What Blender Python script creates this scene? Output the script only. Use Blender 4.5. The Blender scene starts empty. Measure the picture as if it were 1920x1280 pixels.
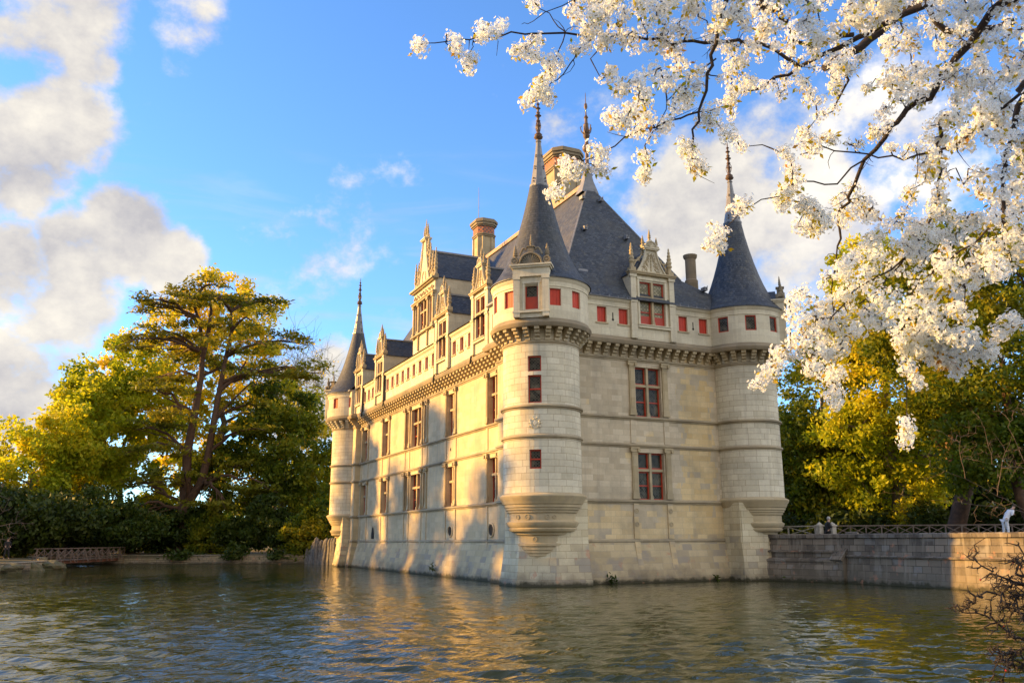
import bpy, bmesh, math, random
import numpy as np
from mathutils import Vector, Matrix
from mathutils.geometry import delaunay_2d_cdt

SC = bpy.context.scene
COL = SC.collection
PI = math.pi
R_ = math.radians

# ---------------------------------------------------------------- camera, sky, sun, exposure
CAM_LOC = Vector((-21.142, -41.952, 2.4))
YAW, PITCH, ROLL, FPX = 0.4374, 0.2278, -0.0044, 1597.8
_fw = Vector((math.sin(YAW)*math.cos(PITCH), math.cos(YAW)*math.cos(PITCH), math.sin(PITCH)))
_r = Vector((math.cos(YAW), -math.sin(YAW), 0)); _u = _r.cross(_fw)
_r2 = _r*math.cos(ROLL)+_u*math.sin(ROLL); _u2 = -_r*math.sin(ROLL)+_u*math.cos(ROLL)
cam = bpy.data.cameras.new('camera'); camo = bpy.data.objects.new('camera', cam); COL.objects.link(camo)
M = Matrix((( _r2.x, _u2.x, -_fw.x, CAM_LOC.x), (_r2.y, _u2.y, -_fw.y, CAM_LOC.y), (_r2.z, _u2.z, -_fw.z, CAM_LOC.z), (0,0,0,1)))
camo.matrix_world = M
cam.sensor_width = 36; cam.lens = FPX*36/1920; cam.clip_start = 0.1; cam.clip_end = 9000
SC.camera = camo
FWH = Vector((math.sin(YAW), math.cos(YAW), 0)); RT = _r

def at(px, py, depth):
    """point of the place seen at photo pixel px, py at this depth in metres"""
    return CAM_LOC + (_fw + _r2*((px-960)/FPX) - _u2*((py-640)/FPX))*depth

SUN_AZ, SUN_EL = R_(147), R_(15)          # azimuth counted from +x towards +y
sd = Vector((math.cos(SUN_AZ)*math.cos(SUN_EL), math.sin(SUN_AZ)*math.cos(SUN_EL), math.sin(SUN_EL)))
sl = bpy.data.lights.new('sun', 'SUN'); sl.energy = 5.0; sl.angle = R_(0.9); sl.color = (1.0, 0.55, 0.12)
so = bpy.data.objects.new('sun', sl); COL.objects.link(so)
so.rotation_euler = sd.to_track_quat('Z', 'Y').to_euler()

world = bpy.data.worlds.new('World'); SC.world = world; world.use_nodes = True
def build_world():
    nt = world.node_tree; N = nt.nodes; L = nt.links; N.clear()
    out = N.new('ShaderNodeOutputWorld'); bg = N.new('ShaderNodeBackground'); bg.inputs[1].default_value = 0.15
    L.new(bg.outputs[0], out.inputs[0])
    sky = N.new('ShaderNodeTexSky'); sky.sky_type = 'NISHITA'; sky.sun_disc = False
    sky.sun_elevation = SUN_EL+R_(6); sky.sun_rotation = PI/2-SUN_AZ
    sky.altitude = 300; sky.air_density = 1.0; sky.dust_density = 0.15; sky.ozone_density = 3.0
    tint = N.new('ShaderNodeMix'); tint.data_type = 'RGBA'; tint.blend_type = 'MULTIPLY'; tint.inputs[0].default_value = 1
    L.new(sky.outputs[0], tint.inputs[6]); tint.inputs[7].default_value = SKYTINT
    tc = N.new('ShaderNodeTexCoord')
    vec = tc.outputs['Generated']
    n1 = N.new('ShaderNodeTexNoise'); n1.inputs['Scale'].default_value = 8.5; n1.inputs['Detail'].default_value = 11; n1.inputs['Roughness'].default_value = 0.62
    n1.inputs['Distortion'].default_value = 0.0
    mp = N.new('ShaderNodeMapping'); mp.inputs['Scale'].default_value = (1, 1, 1.25); L.new(vec, mp.inputs[0]); L.new(mp.outputs[0], n1.inputs['Vector'])
    # cloud banks: soft masses in fixed directions of the sky, broken up by noise
    acc = None
    for (px, py, rad, amp) in CLOUDS:
        d = Vector(px).normalized() if isinstance(px, tuple) else (at(px, py, 1.0)-CAM_LOC).normalized()
        dt = N.new('ShaderNodeVectorMath'); dt.operation = 'DISTANCE'
        L.new(vec, dt.inputs[0]); dt.inputs[1].default_value = d
        mr = N.new('ShaderNodeMapRange'); mr.interpolation_type = 'SMOOTHSTEP'
        L.new(dt.outputs['Value'], mr.inputs[0]); mr.inputs[1].default_value = rad/FPX; mr.inputs[2].default_value = rad*0.25/FPX
        mr.inputs[3].default_value = 0; mr.inputs[4].default_value = amp
        if acc is None: acc = mr.outputs[0]
        else:
            a = N.new('ShaderNodeMath'); a.operation = 'MAXIMUM'; L.new(acc, a.inputs[0]); L.new(mr.outputs[0], a.inputs[1]); acc = a.outputs[0]
    s = N.new('ShaderNodeMath'); s.operation = 'MULTIPLY_ADD'; L.new(n1.outputs[0], s.inputs[0]); s.inputs[1].default_value = 2.3; L.new(acc, s.inputs[2])
    m = N.new('ShaderNodeMapRange'); m.interpolation_type = 'SMOOTHSTEP'
    L.new(s.outputs[0], m.inputs[0]); m.inputs[1].default_value = 1.46; m.inputs[2].default_value = 1.98
    # cloud body: self-shading put into the colour, grey-mauve undersides, warm cream sunward tops
    n2 = N.new('ShaderNodeTexNoise'); n2.inputs['Scale'].default_value = 8.5; n2.inputs['Detail'].default_value = 6; n2.inputs['Roughness'].default_value = 0.6; n2.inputs['Distortion'].default_value = 0.0
    off = N.new('ShaderNodeVectorMath'); off.operation = 'ADD'; L.new(mp.outputs[0], off.inputs[0]); off.inputs[1].default_value = (sd.x*0.022, sd.y*0.022, 0.042)
    L.new(off.outputs[0], n2.inputs['Vector'])
    df = N.new('ShaderNodeMath'); df.operation = 'SUBTRACT'; L.new(n1.outputs[0], df.inputs[0]); L.new(n2.outputs[0], df.inputs[1])
    s2 = N.new('ShaderNodeMath'); s2.operation = 'MULTIPLY_ADD'; L.new(df.outputs[0], s2.inputs[0]); s2.inputs[1].default_value = 2.1; s2.inputs[2].default_value = 0.5
    cr = N.new('ShaderNodeValToRGB'); L.new(s2.outputs[0], cr.inputs[0])
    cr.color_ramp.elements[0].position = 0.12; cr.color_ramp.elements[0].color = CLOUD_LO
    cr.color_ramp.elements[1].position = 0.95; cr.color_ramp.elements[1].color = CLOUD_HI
    # thin high streaks
    mp3 = N.new('ShaderNodeMapping'); mp3.inputs['Scale'].default_value = (2.2, 2.2, 14); mp3.inputs['Rotation'].default_value = (0.12, 0.10, 0)
    L.new(vec, mp3.inputs[0]); n3 = N.new('ShaderNodeTexNoise'); n3.inputs['Scale'].default_value = 2.4; n3.inputs['Detail'].default_value = 7; n3.inputs['Distortion'].default_value = 0.5
    L.new(mp3.outputs[0], n3.inputs['Vector'])
    m3 = N.new('ShaderNodeMapRange'); m3.interpolation_type = 'SMOOTHSTEP'; L.new(n3.outputs[0], m3.inputs[0])
    m3.inputs[1].default_value = 0.5; m3.inputs[2].default_value = 0.8; m3.inputs[4].default_value = 0.8
    sep = N.new('ShaderNodeSeparateXYZ'); L.new(vec, sep.inputs[0])
    lo = N.new('ShaderNodeMapRange'); L.new(sep.outputs[2], lo.inputs[0]); lo.inputs[1].default_value = 0.45; lo.inputs[2].default_value = 0.2
    mm = N.new('ShaderNodeMath'); mm.operation = 'MULTIPLY'; L.new(m3.outputs[0], mm.inputs[0]); L.new(lo.outputs[0], mm.inputs[1])
    mx = N.new('ShaderNodeMath'); mx.operation = 'MAXIMUM'; L.new(m.outputs[0], mx.inputs[0]); L.new(mm.outputs[0], mx.inputs[1])
    mix = N.new('ShaderNodeMix'); mix.data_type = 'RGBA'; L.new(mx.outputs[0], mix.inputs[0])
    # clouds opposite the sun, mostly unseen, brightened to lift ambient light on shaded stone
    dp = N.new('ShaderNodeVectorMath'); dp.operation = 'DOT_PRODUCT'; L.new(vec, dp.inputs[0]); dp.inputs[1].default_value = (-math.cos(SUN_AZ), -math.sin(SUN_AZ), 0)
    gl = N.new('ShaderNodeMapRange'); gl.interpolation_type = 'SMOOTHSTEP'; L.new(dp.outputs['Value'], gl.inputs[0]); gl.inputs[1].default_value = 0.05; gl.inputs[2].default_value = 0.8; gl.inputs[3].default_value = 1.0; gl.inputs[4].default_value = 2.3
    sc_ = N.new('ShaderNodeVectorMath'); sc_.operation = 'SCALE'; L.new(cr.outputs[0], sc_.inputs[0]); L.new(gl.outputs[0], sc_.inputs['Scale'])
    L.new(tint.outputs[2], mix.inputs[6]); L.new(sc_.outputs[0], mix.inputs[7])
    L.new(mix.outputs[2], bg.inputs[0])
SKYTINT = (0.54, 0.73, 0.92, 1)
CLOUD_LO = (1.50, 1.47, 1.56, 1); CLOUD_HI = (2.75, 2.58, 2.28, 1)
CLOUDS = [(130,0,175,.85),(20,60,90,.7),(170,110,80,.8),(100,120,80,.6),(345,40,110,.65),(330,110,60,.5),(110,230,135,.95),(30,300,160,.95),(170,290,70,.6),(20,200,80,.6),(235,440,135,1.2),(150,470,125,1.1),(310,480,110,.95),(110,560,160,.95),(20,510,140,1.0),
 (0,740,200,.8),(110,640,150,.65),(600,740,170,.85),(1330,400,240,.95),(1450,340,260,.95),(1250,440,150,.6),(1520,440,260,.74),(1640,260,220,.55),(1130,270,170,.48),
 (760,590,150,.46),(640,450,150,.4),(1780,320,240,.5),(1090,230,140,.44),(520,520,180,.42),(-400,300,500,.6),(2600,300,600,.6),(-900,500,500,.6),((-.35,-.8,.42),0,2300,.95),((.9,-.3,.5),0,1500,.9),((-.8,-.5,.25),0,1200,.8)]  # vector entries: unseen cloud banks added to whiten the ambient light
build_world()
SC.view_settings.view_transform = 'Standard'; SC.view_settings.look = 'None'; SC.view_settings.gamma = 1
SC.view_settings.exposure = 1.35
SC.render.resolution_x = 1024; SC.render.resolution_y = 682

# ---------------------------------------------------------------- helpers
def tag(o, label=None, cat=None, group=None, kind=None):
    if label: o['label'] = label
    if cat: o['category'] = cat
    if group: o['group'] = group
    if kind: o['kind'] = kind
    return o
def empty(name, loc=(0,0,0), rz=0, parent=None):
    o = bpy.data.objects.new(name, None); COL.objects.link(o); o.location = loc; o.rotation_euler = (0,0,rz)
    o.empty_display_size = 0.3
    if parent: o.parent = parent
    return o
def link(name, me, parent=None, loc=(0,0,0), rz=0):
    o = bpy.data.objects.new(name, me); COL.objects.link(o); o.location = loc; o.rotation_euler = (0,0,rz)
    if parent: o.parent = parent
    return o
def copy_tree(o, parent=None):
    c = o.copy(); COL.objects.link(c)
    if parent: c.parent = parent
    for ch in list(o.children): copy_tree(ch, c)
    return c

class MB:
    """collects faces and links them as ONE mesh object"""
    def __init__(s): s.v = []; s.f = []; s.uv = []; s.m = []; s.mi = 0; s.T = None
    def P(s, p):
        p = Vector(p); return s.T @ p if s.T else p
    def face(s, pts, uv=None):
        b = len(s.v); s.v += [s.P(p) for p in pts]; s.f.append(tuple(range(b, b+len(pts)))); s.uv.append(uv); s.m.append(s.mi)
    def mesh(s, vs, fs, uvs=None):
        b = len(s.v); s.v += [s.P(p) for p in vs]
        for i, f in enumerate(fs):
            s.f.append(tuple(b+k for k in f)); s.uv.append(uvs[i] if uvs else None); s.m.append(s.mi)
    def box(s, x0, x1, y0, y1, z0, z1):
        v = [(x0,y0,z0),(x1,y0,z0),(x1,y1,z0),(x0,y1,z0),(x0,y0,z1),(x1,y0,z1),(x1,y1,z1),(x0,y1,z1)]
        s.mesh(v, [(0,3,2,1),(4,5,6,7),(0,1,5,4),(1,2,6,5),(2,3,7,6),(3,0,4,7)])
    def prism(s, outline, y0, y1):
        """outline in local x,z (counter-clockwise seen from -y), extruded from y0 to y1"""
        n = len(outline); v = [(x,y0,z) for x,z in outline]+[(x,y1,z) for x,z in outline]
        f = [tuple(range(n)), tuple(range(2*n-1, n-1, -1))]+[(i, i+n, (i+1) % n+n, (i+1) % n) for i in range(n)]
        s.mesh(v, f)
    def plan(s, outline, z0, z1, top=None):
        """outline in x,y (counter-clockwise from above) raised from z0 to z1; top = other outline for the upper edge"""
        n = len(outline); t = top or outline
        v = [(x,y,z0) for x,y in outline]+[(x,y,z1) for x,y in t]
        f = [tuple(range(n-1,-1,-1)), tuple(range(n, 2*n))]+[(i, (i+1) % n, (i+1) % n+n, i+n) for i in range(n)]
        s.mesh(v, f)
    def lathe(s, c, prof, seg=24, a0=0, a1=2*PI, rad=None):
        full = abs(a1-a0-2*PI) < 1e-6; na = seg if full else seg+1
        cx, cy, cz = c; vs = []; fs = []; uv = []
        Rr = rad or max(r for r, z in prof)
        acc = [0]
        for i in range(1, len(prof)): acc.append(acc[-1]+math.hypot(prof[i][0]-prof[i-1][0], prof[i][1]-prof[i-1][1]))
        for r, z in prof:
            for k in range(na):
                a = a0+(a1-a0)*k/seg; vs.append((cx+r*math.cos(a), cy+r*math.sin(a), cz+z))
        for i in range(len(prof)-1):
            for k in range(seg):
                k2 = (k+1) % na if full else k+1
                fs.append((i*na+k, i*na+k2, (i+1)*na+k2, (i+1)*na+k))
                u0, u1 = (a0+(a1-a0)*k/seg)*Rr, (a0+(a1-a0)*(k+1)/seg)*Rr
                w0, w1 = (cz+prof[i][1], cz+prof[i+1][1])
                if abs(w1-w0) < 0.25*(acc[i+1]-acc[i]): w1 = w0+acc[i+1]-acc[i]
                uv.append(((u0,w0),(u1,w0),(u1,w1),(u0,w1)))
        s.mesh(vs, fs, uv)
    def tube(s, pts, rads, seg=6, cap=True):
        pts = [Vector(p) for p in pts]; n = len(pts); vs = []; fs = []
        ref = Vector((0.13,0.27,1))
        for i, p in enumerate(pts):
            d = (pts[min(i+1,n-1)]-pts[max(i-1,0)])
            if d.length < 1e-9: d = Vector((0,0,1))
            d.normalize(); a = d.cross(ref)
            if a.length < 0.1: a = d.cross(Vector((1,0,0.2)))
            a.normalize(); b = d.cross(a); r = rads[i] if hasattr(rads, '__len__') else rads
            for k in range(seg):
                t = 2*PI*k/seg; vs.append(p+a*(math.cos(t)*r)+b*(math.sin(t)*r))
        for i in range(n-1):
            for k in range(seg): fs.append((i*seg+k, i*seg+(k+1) % seg, (i+1)*seg+(k+1) % seg, (i+1)*seg+k))
        if cap: fs.append(tuple(range(seg-1,-1,-1))); fs.append(tuple(range((n-1)*seg, n*seg)))
        s.mesh(vs, fs)
    def bar(s, p, q, w, h):
        p = Vector(p); q = Vector(q); d = (q-p).normalized(); a = d.cross(Vector((0,0,1)))
        if a.length < 0.05: a = Vector((1,0,0))
        a.normalize(); b = d.cross(a)
        vs = [e+a*(sx*w/2)+b*(sz*h/2) for e in (p, q) for sx, sz in ((-1,-1),(1,-1),(1,1),(-1,1))]
        s.mesh(vs, [(3,2,1,0),(4,5,6,7),(0,1,5,4),(1,2,6,5),(2,3,7,6),(3,0,4,7)])
    def ball(s, c, r, seg=10, rings=6, sz=1.0):
        s.lathe((c[0],c[1],c[2]), [(max(1e-3, r*math.sin(PI*i/rings)), -r*sz*math.cos(PI*i/rings)) for i in range(rings+1)], seg)
    def sweep(s, path, prof, closed=False):
        """profile (outward offset, z) swept along a plan path; outward is to the right of the direction of travel"""
        n = len(path); P = [Vector((p[0],p[1])) for p in path]; rings = []
        for i in range(n):
            def nrm(a, b):
                d = (b-a).normalized(); return Vector((d.y, -d.x))
            if closed: n1 = nrm(P[i-1], P[i]); n2 = nrm(P[i], P[(i+1) % n])
            else:
                n1 = nrm(P[i-1], P[i]) if i > 0 else nrm(P[i], P[i+1]); n2 = nrm(P[i], P[i+1]) if i < n-1 else n1
            m = (n1+n2); m = m/max(m.length_squared/2, 0.3)
            rings.append([(P[i].x+m.x*o, P[i].y+m.y*o, z) for o, z in prof])
        k = len(prof); vs = [p for r in rings for p in r]; fs = []
        for i in range(n if closed else n-1):
            j = (i+1) % n
            for a in range(k-1): fs.append((i*k+a, j*k+a, j*k+a+1, i*k+a+1))
        if not closed: fs.append(tuple(range(k))); fs.append(tuple(range((n-1)*k+k-1, (n-1)*k-1, -1)))
        s.mesh(vs, fs)
    def build(s, name, mats, parent=None, loc=(0,0,0), rz=0, smooth=None, data_only=False):
        me = bpy.data.meshes.new(name); me.from_pydata([tuple(p) for p in s.v], [], s.f)
        if not isinstance(mats, (list, tuple)): mats = [mats]
        for m in mats: me.materials.append(m)
        if len(mats) > 1: me.polygons.foreach_set('material_index', s.m)
        ul = me.uv_layers.new(name='UVMap'); data = np.zeros(len(me.loops)*2)
        k = 0
        for f, uv in zip(s.f, s.uv):
            if uv is None:
                p = [s.v[i] for i in f]
                nn = Vector((0,0,0))
                for i in range(len(p)):
                    a = p[i]; b = p[(i+1) % len(p)]; nn += Vector(((a.y-b.y)*(a.z+b.z), (a.z-b.z)*(a.x+b.x), (a.x-b.x)*(a.y+b.y)))
                if nn.length > 0: nn.normalize()
                if abs(nn.z) > 0.9: q = [(a.x, a.y) for a in p]
                else:
                    t = Vector((-nn.y, nn.x)); t = t.normalized() if t.length > 0 else Vector((1,0)); sl_ = max(0.3, math.sqrt(max(0, 1-nn.z*nn.z)))
                    q = [(a.x*t.x+a.y*t.y, a.z/sl_) for a in p]
            else: q = uv
            for a in q: data[k] = a[0]; data[k+1] = a[1]; k += 2
        ul.data.foreach_set('uv', data)
        if smooth is not None:
            me.polygons.foreach_set('use_smooth', [True]*len(me.polygons))
            me.set_sharp_from_angle(angle=R_(smooth))
        me.update()
        if data_only: return me
        return link(name, me, parent, loc, rz)

# ---------------------------------------------------------------- materials
class NT:
    def __init__(s, name):
        s.m = bpy.data.materials.new(name); s.m.use_nodes = True; s.t = s.m.node_tree; s.t.nodes.clear()
        s.out = s.n('OutputMaterial'); s.b = s.n('BsdfPrincipled'); s.l(s.b.outputs[0], s.out.inputs[0])
    def n(s, t, **k):
        x = s.t.nodes.new('ShaderNode'+t)
        for a, b in k.items(): setattr(x, a, b)
        return x
    def l(s, a, b): s.t.links.new(a, b)
    def noise(s, vec, scale, detail=4, rough=0.55, dist=0, mscale=None):
        if mscale:
            mp = s.n('Mapping'); mp.inputs['Scale'].default_value = mscale; s.l(vec, mp.inputs[0]); vec = mp.outputs[0]
        x = s.n('TexNoise'); x.inputs['Scale'].default_value = scale; x.inputs['Detail'].default_value = detail
        x.inputs['Roughness'].default_value = rough; x.inputs['Distortion'].default_value = dist; s.l(vec, x.inputs['Vector']); return x.outputs[0]
    def rng(s, v, a, b, c=0, d=1, smooth=False):
        x = s.n('MapRange'); s.l(v, x.inputs[0])
        if smooth: x.interpolation_type = 'SMOOTHSTEP'
        for i, k in enumerate((a,b,c,d)): x.inputs[i+1].default_value = k
        return x.outputs[0]
    def mix(s, f, a, b, mode='MIX'):
        x = s.n('Mix', data_type='RGBA', blend_type=mode)
        for i, k in ((0, f), (6, a), (7, b)):
            if isinstance(k, (int, float)): x.inputs[i].default_value = k
            elif isinstance(k, tuple): x.inputs[i].default_value = k if len(k) == 4 else k+(1,)
            else: s.l(k, x.inputs[i])
        return x.outputs[2]
    def math(s, op, a, b=None, c=None):
        x = s.n('Math', operation=op)
        for i, k in enumerate((a,b,c)):
            if k is None: continue
            if isinstance(k, (int, float)): x.inputs[i].default_value = k
            else: s.l(k, x.inputs[i])
        return x.outputs[0]
    def bump(s, h, strength, dist, prev=None):
        x = s.n('Bump'); x.inputs['Strength'].default_value = strength; x.inputs['Distance'].default_value = dist; s.l(h, x.inputs['Height'])
        if prev: s.l(prev, x.inputs['Normal'])
        return x.outputs[0]
    def col(s, c): s.l(c, s.b.inputs['Base Color']) if not isinstance(c, tuple) else setattr(s.b.inputs['Base Color'], 'default_value', c if len(c) == 4 else c+(1,))

def stone(name, c1, c2, bw=0.72, bh=0.34, joint=0.35, stain=0.5, streak=0.3, seed=0.0, rough=0.88, mortar=(0.42,0.36,0.27), patch=None, base_stain=True, lichen=(0.16,0.15,0.12), ms=0.011):
    s = NT(name); tc = s.n('TexCoord'); uv = tc.outputs['UV']; ob = s.n('NewGeometry').outputs['Position']
    wob = s.noise(uv, 0.9, 2)
    add = s.n('VectorMath', operation='MULTIPLY_ADD'); cx = s.n('CombineXYZ'); s.l(wob, cx.inputs[0]); s.l(wob, cx.inputs[1])
    s.l(cx.outputs[0], add.inputs[0]); add.inputs[1].default_value = (0.05,0.012,0); s.l(uv, add.inputs[2])
    br = s.n('TexBrick'); s.l(add.outputs[0], br.inputs['Vector']); br.inputs['Scale'].default_value = 1
    br.inputs['Brick Width'].default_value = bw; br.inputs['Row Height'].default_value = bh; br.inputs['Mortar Size'].default_value = ms
    br.inputs['Mortar Smooth'].default_value = 0.3; br.inputs['Bias'].default_value = 0; br.offset = 0.43; br.squash = 1.35; br.squash_frequency = 3
    br.inputs['Color1'].default_value = (0,0,0,1); br.inputs['Color2'].default_value = (1,1,1,1); br.inputs['Mortar'].default_value = (0.5,0.5,0.5,1)
    c = s.mix(br.outputs['Color'], c1, c2)
    if patch:   # area rebuilt in yellower stone, its edge following the courses
        br2 = s.n('TexBrick'); s.l(add.outputs[0], br2.inputs['Vector']); br2.inputs['Scale'].default_value = 1
        br2.inputs['Brick Width'].default_value = bw; br2.inputs['Row Height'].default_value = bh; br2.inputs['Mortar Size'].default_value = 0.0; br2.offset = 0.43; br2.squash = 1.35; br2.squash_frequency = 3
        br2.inputs['Color1'].default_value = (0,0,0,1); br2.inputs['Color2'].default_value = (1,1,1,1)
        sp = s.n('SeparateXYZ'); s.l(ob, sp.inputs[0]); nz = s.noise(ob, 0.35, 2)
        px = s.math('MULTIPLY', s.rng(sp.outputs[0], patch[0], patch[0]+1.0), s.rng(sp.outputs[0], patch[1], patch[1]-0.7))
        px = s.math('ADD', px, s.math('MULTIPLY', s.math('SUBTRACT', br2.outputs['Color'], 0.5), 0.9))
        px = s.math('ADD', px, s.math('MULTIPLY', s.math('SUBTRACT', nz, 0.5), 1.6))
        low = s.rng(sp.outputs[2], 4.6, 4.2)
        f = s.rng(px, 0.55, 0.62)
        f = s.math('MAXIMUM', f, s.math('MULTIPLY', low, s.rng(s.math('ADD', br2.outputs['Color'], nz), 0.75, 0.8, 0, 0.8)))
        c = s.mix(f, c, s.mix(br.outputs['Color'], (0.62,0.44,0.20), (0.74,0.57,0.31)))
    c = s.mix(s.math('MULTIPLY', br.outputs['Fac'], joint), c, mortar)
    big = s.noise(ob, 0.55, 5, 0.6)
    c = s.mix(s.rng(big, 0.45, 0.75, 0, stain), c, lichen)
    fine = s.noise(ob, 9, 6, 0.7)
    c = s.mix(s.rng(fine, 0.3, 0.7, 0.0, 0.22), c, (0.25,0.22,0.17))
    stv = s.noise(ob, 1.0, 5, 0.6, 0.3, (2.2,2.2,0.16))
    c = s.mix(s.rng(stv, 0.52, 0.78, 0, streak), c, (0.30,0.26,0.21))
    if base_stain:   # old damp and algae band above the water line
        sp2 = s.n('SeparateXYZ'); s.l(ob, sp2.inputs[0])
        hz = s.math('ADD', sp2.outputs[2], s.math('MULTIPLY', s.math('SUBTRACT', s.noise(ob, 0.8, 5, 0.65), 0.5), 2.4))
        c = s.mix(s.rng(hz, 2.3, 0.6, 0, 0.22), c, (0.30,0.24,0.17)); c = s.mix(s.math('MULTIPLY', s.math('MULTIPLY', s.rng(br.outputs['Color'], 0.45, 0.3), s.rng(s.noise(ob, 0.7, 3, 0.5), 0.48, 0.56)), s.rng(sp2.outputs[2], 3.2, 2.2, 0, 0.6)), c, (0.27,0.25,0.23))
        c = s.mix(s.rng(hz, 0.75, 0.0, 0, 0.7), c, (0.14,0.115,0.08))
        wz = s.math('ADD', sp2.outputs[2], s.math('MULTIPLY', s.math('SUBTRACT', s.noise(ob, 2.5, 4, 0.6), 0.5), 0.55))
        c = s.mix(s.rng(wz, 0.24, 0.08, 0, 0.92), c, (0.035,0.032,0.014))
        c = s.mix(s.math('MULTIPLY', s.rng(s.noise(ob, 1.7, 4, 0.6), 0.62, 0.7), s.rng(sp2.outputs[2], 2.6, 2.0, 0, 0.55)), c, (0.45,0.20,0.12))
    s.col(c); s.b.inputs['Roughness'].default_value = rough
    inv = s.math('SUBTRACT', 1.0, br.outputs['Fac'])
    nb = s.bump(inv, 0.5*joint+0.1, 0.012); nb = s.bump(fine, 0.35, 0.012, nb); nb = s.bump(s.noise(ob, 2.2, 3), 0.25, 0.03, nb)
    s.l(nb, s.b.inputs['Normal']); return s.m

MT = {}
MT['stone_tower'] = stone('pale_tower_stone', (0.60,0.54,0.40), (0.74,0.68,0.53), 0.74, 0.34, 0.8, 0.5, 0.4, mortar=(0.26,0.16,0.08))
MT['stone_left'] = stone('weathered_facade_stone', (0.57,0.45,0.27), (0.68,0.55,0.35), 0.8, 0.36, 0.35, 0.5, 0.7)
MT['stone_right'] = stone('patched_facade_stone', (0.50,0.41,0.28), (0.68,0.58,0.42), 0.7, 0.33, 0.5, 0.5, 0.5, patch=(9.2,12.3))
MT['stone_base'] = stone('damp_base_stone', (0.46,0.36,0.20), (0.62,0.50,0.30), 0.66, 0.36, 0.8, 0.4, 0.35)
MT['stone_trim'] = stone('moulding_stone', (0.42,0.33,0.19), (0.52,0.42,0.26), 1.1, 0.5, 0.1, 0.6, 0.45, base_stain=False)
MT['stone_block'] = stone('cream_block_stone', (0.54,0.45,0.28), (0.70,0.62,0.43), 0.7, 0.36, 0.8, 0.5, 0.4, mortar=(0.28,0.19,0.10))
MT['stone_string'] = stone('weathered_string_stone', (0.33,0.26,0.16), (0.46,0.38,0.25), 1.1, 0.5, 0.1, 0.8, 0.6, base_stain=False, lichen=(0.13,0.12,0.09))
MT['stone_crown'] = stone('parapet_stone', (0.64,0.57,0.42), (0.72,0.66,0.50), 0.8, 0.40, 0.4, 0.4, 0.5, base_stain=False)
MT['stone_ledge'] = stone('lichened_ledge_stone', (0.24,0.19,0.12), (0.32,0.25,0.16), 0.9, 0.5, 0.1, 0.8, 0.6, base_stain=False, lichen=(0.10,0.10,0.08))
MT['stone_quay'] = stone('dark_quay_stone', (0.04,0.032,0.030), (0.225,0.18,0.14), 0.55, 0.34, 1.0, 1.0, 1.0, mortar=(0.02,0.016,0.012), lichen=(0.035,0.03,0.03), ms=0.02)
MT['stone_bank'] = stone('rubble_bank_stone', (0.20,0.16,0.10), (0.36,0.31,0.20), 0.45, 0.22, 0.9, 0.8, 0.3, mortar=(0.03,0.025,0.015), lichen=(0.12,0.13,0.04), ms=0.03)

def slate():
    s = NT('slate_roofing'); tc = s.n('TexCoord'); ob = s.n('NewGeometry').outputs['Position']
    br = s.n('TexBrick'); s.l(tc.outputs['UV'], br.inputs['Vector']); br.inputs['Scale'].default_value = 1
    br.inputs['Brick Width'].default_value = 0.24; br.inputs['Row Height'].default_value = 0.16; br.inputs['Mortar Size'].default_value = 0.012
    br.inputs['Color1'].default_value = (0.022,0.032,0.052,1); br.inputs['Color2'].default_value = (0.068,0.084,0.112,1); br.inputs['Mortar'].default_value = (0.02,0.022,0.03,1)
    c = s.mix(s.rng(s.noise(ob, 0.5, 5, 0.65), 0.45, 0.75, 0, 0.45), br.outputs['Color'], (0.14,0.13,0.11))
    c = s.mix(s.rng(s.noise(ob, 3.0, 6, 0.75), 0.54, 0.70, 0, 0.6), c, (0.19,0.175,0.13)); c = s.mix(s.rng(s.noise(ob, 0.25, 3, 0.5), 0.4, 0.65, 0, 0.35), c, (0.03,0.035,0.03))
    c = s.mix(s.rng(s.noise(ob, 1, 5, 0.6, 0, (2.5,2.5,0.2)), 0.55, 0.8, 0, 0.4), c, (0.04,0.042,0.05))
    s.col(c); s.b.inputs['Roughness'].default_value = 0.55; s.b.inputs['Specular IOR Level'].default_value = 0.35
    nb = s.bump(br.outputs['Fac'], 0.5, -0.012); nb = s.bump(br.outputs['Color'], 0.5, 0.02, nb); s.l(nb, s.b.inputs['Normal']); return s.m
MT['slate'] = slate()
def simple(name, c1, c2=None, rough=0.6, scale=6, metal=0, bump=0.2, spec=None):
    s = NT(name); ob = s.n('NewGeometry').outputs['Position']; n = s.noise(ob, scale, 5, 0.6)
    s.col(s.mix(s.rng(n, 0.3, 0.7), c1, c2 or tuple(k*0.6 for k in c1))); s.b.inputs['Roughness'].default_value = rough; s.b.inputs['Metallic'].default_value = metal
    if spec is not None: s.b.inputs['Specular IOR Level'].default_value = spec
    if bump: s.l(s.bump(n, bump, 0.02), s.b.inputs['Normal'])
    return s.m
MT['lead'] = simple('grey_lead', (0.24,0.24,0.25), (0.14,0.15,0.17), 0.45, 4)
MT['iron'] = simple('rusty_finial_metal', (0.07,0.05,0.04), (0.17,0.10,0.07), 0.55, 9)
MT['red'] = simple('oxide_red_paint', (0.46,0.04,0.010), (0.36,0.035,0.010), 0.55, 5, bump=0.1)
MT['shutter'] = simple('vermilion_shutter_paint', (0.56,0.035,0.006), (0.44,0.03,0.006), 0.6, 4, bump=0.1)
MT['dark'] = simple('dark_opening', (0.012,0.011,0.01), (0.02,0.018,0.015), 0.9, 3)
MT['wood'] = simple('weathered_timber', (0.17,0.12,0.09), (0.09,0.065,0.05), 0.8, 7, bump=0.4)
MT['woodpale'] = simple('pale_weathered_timber', (0.34,0.31,0.27), (0.20,0.18,0.15), 0.8, 7, bump=0.4)
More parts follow.
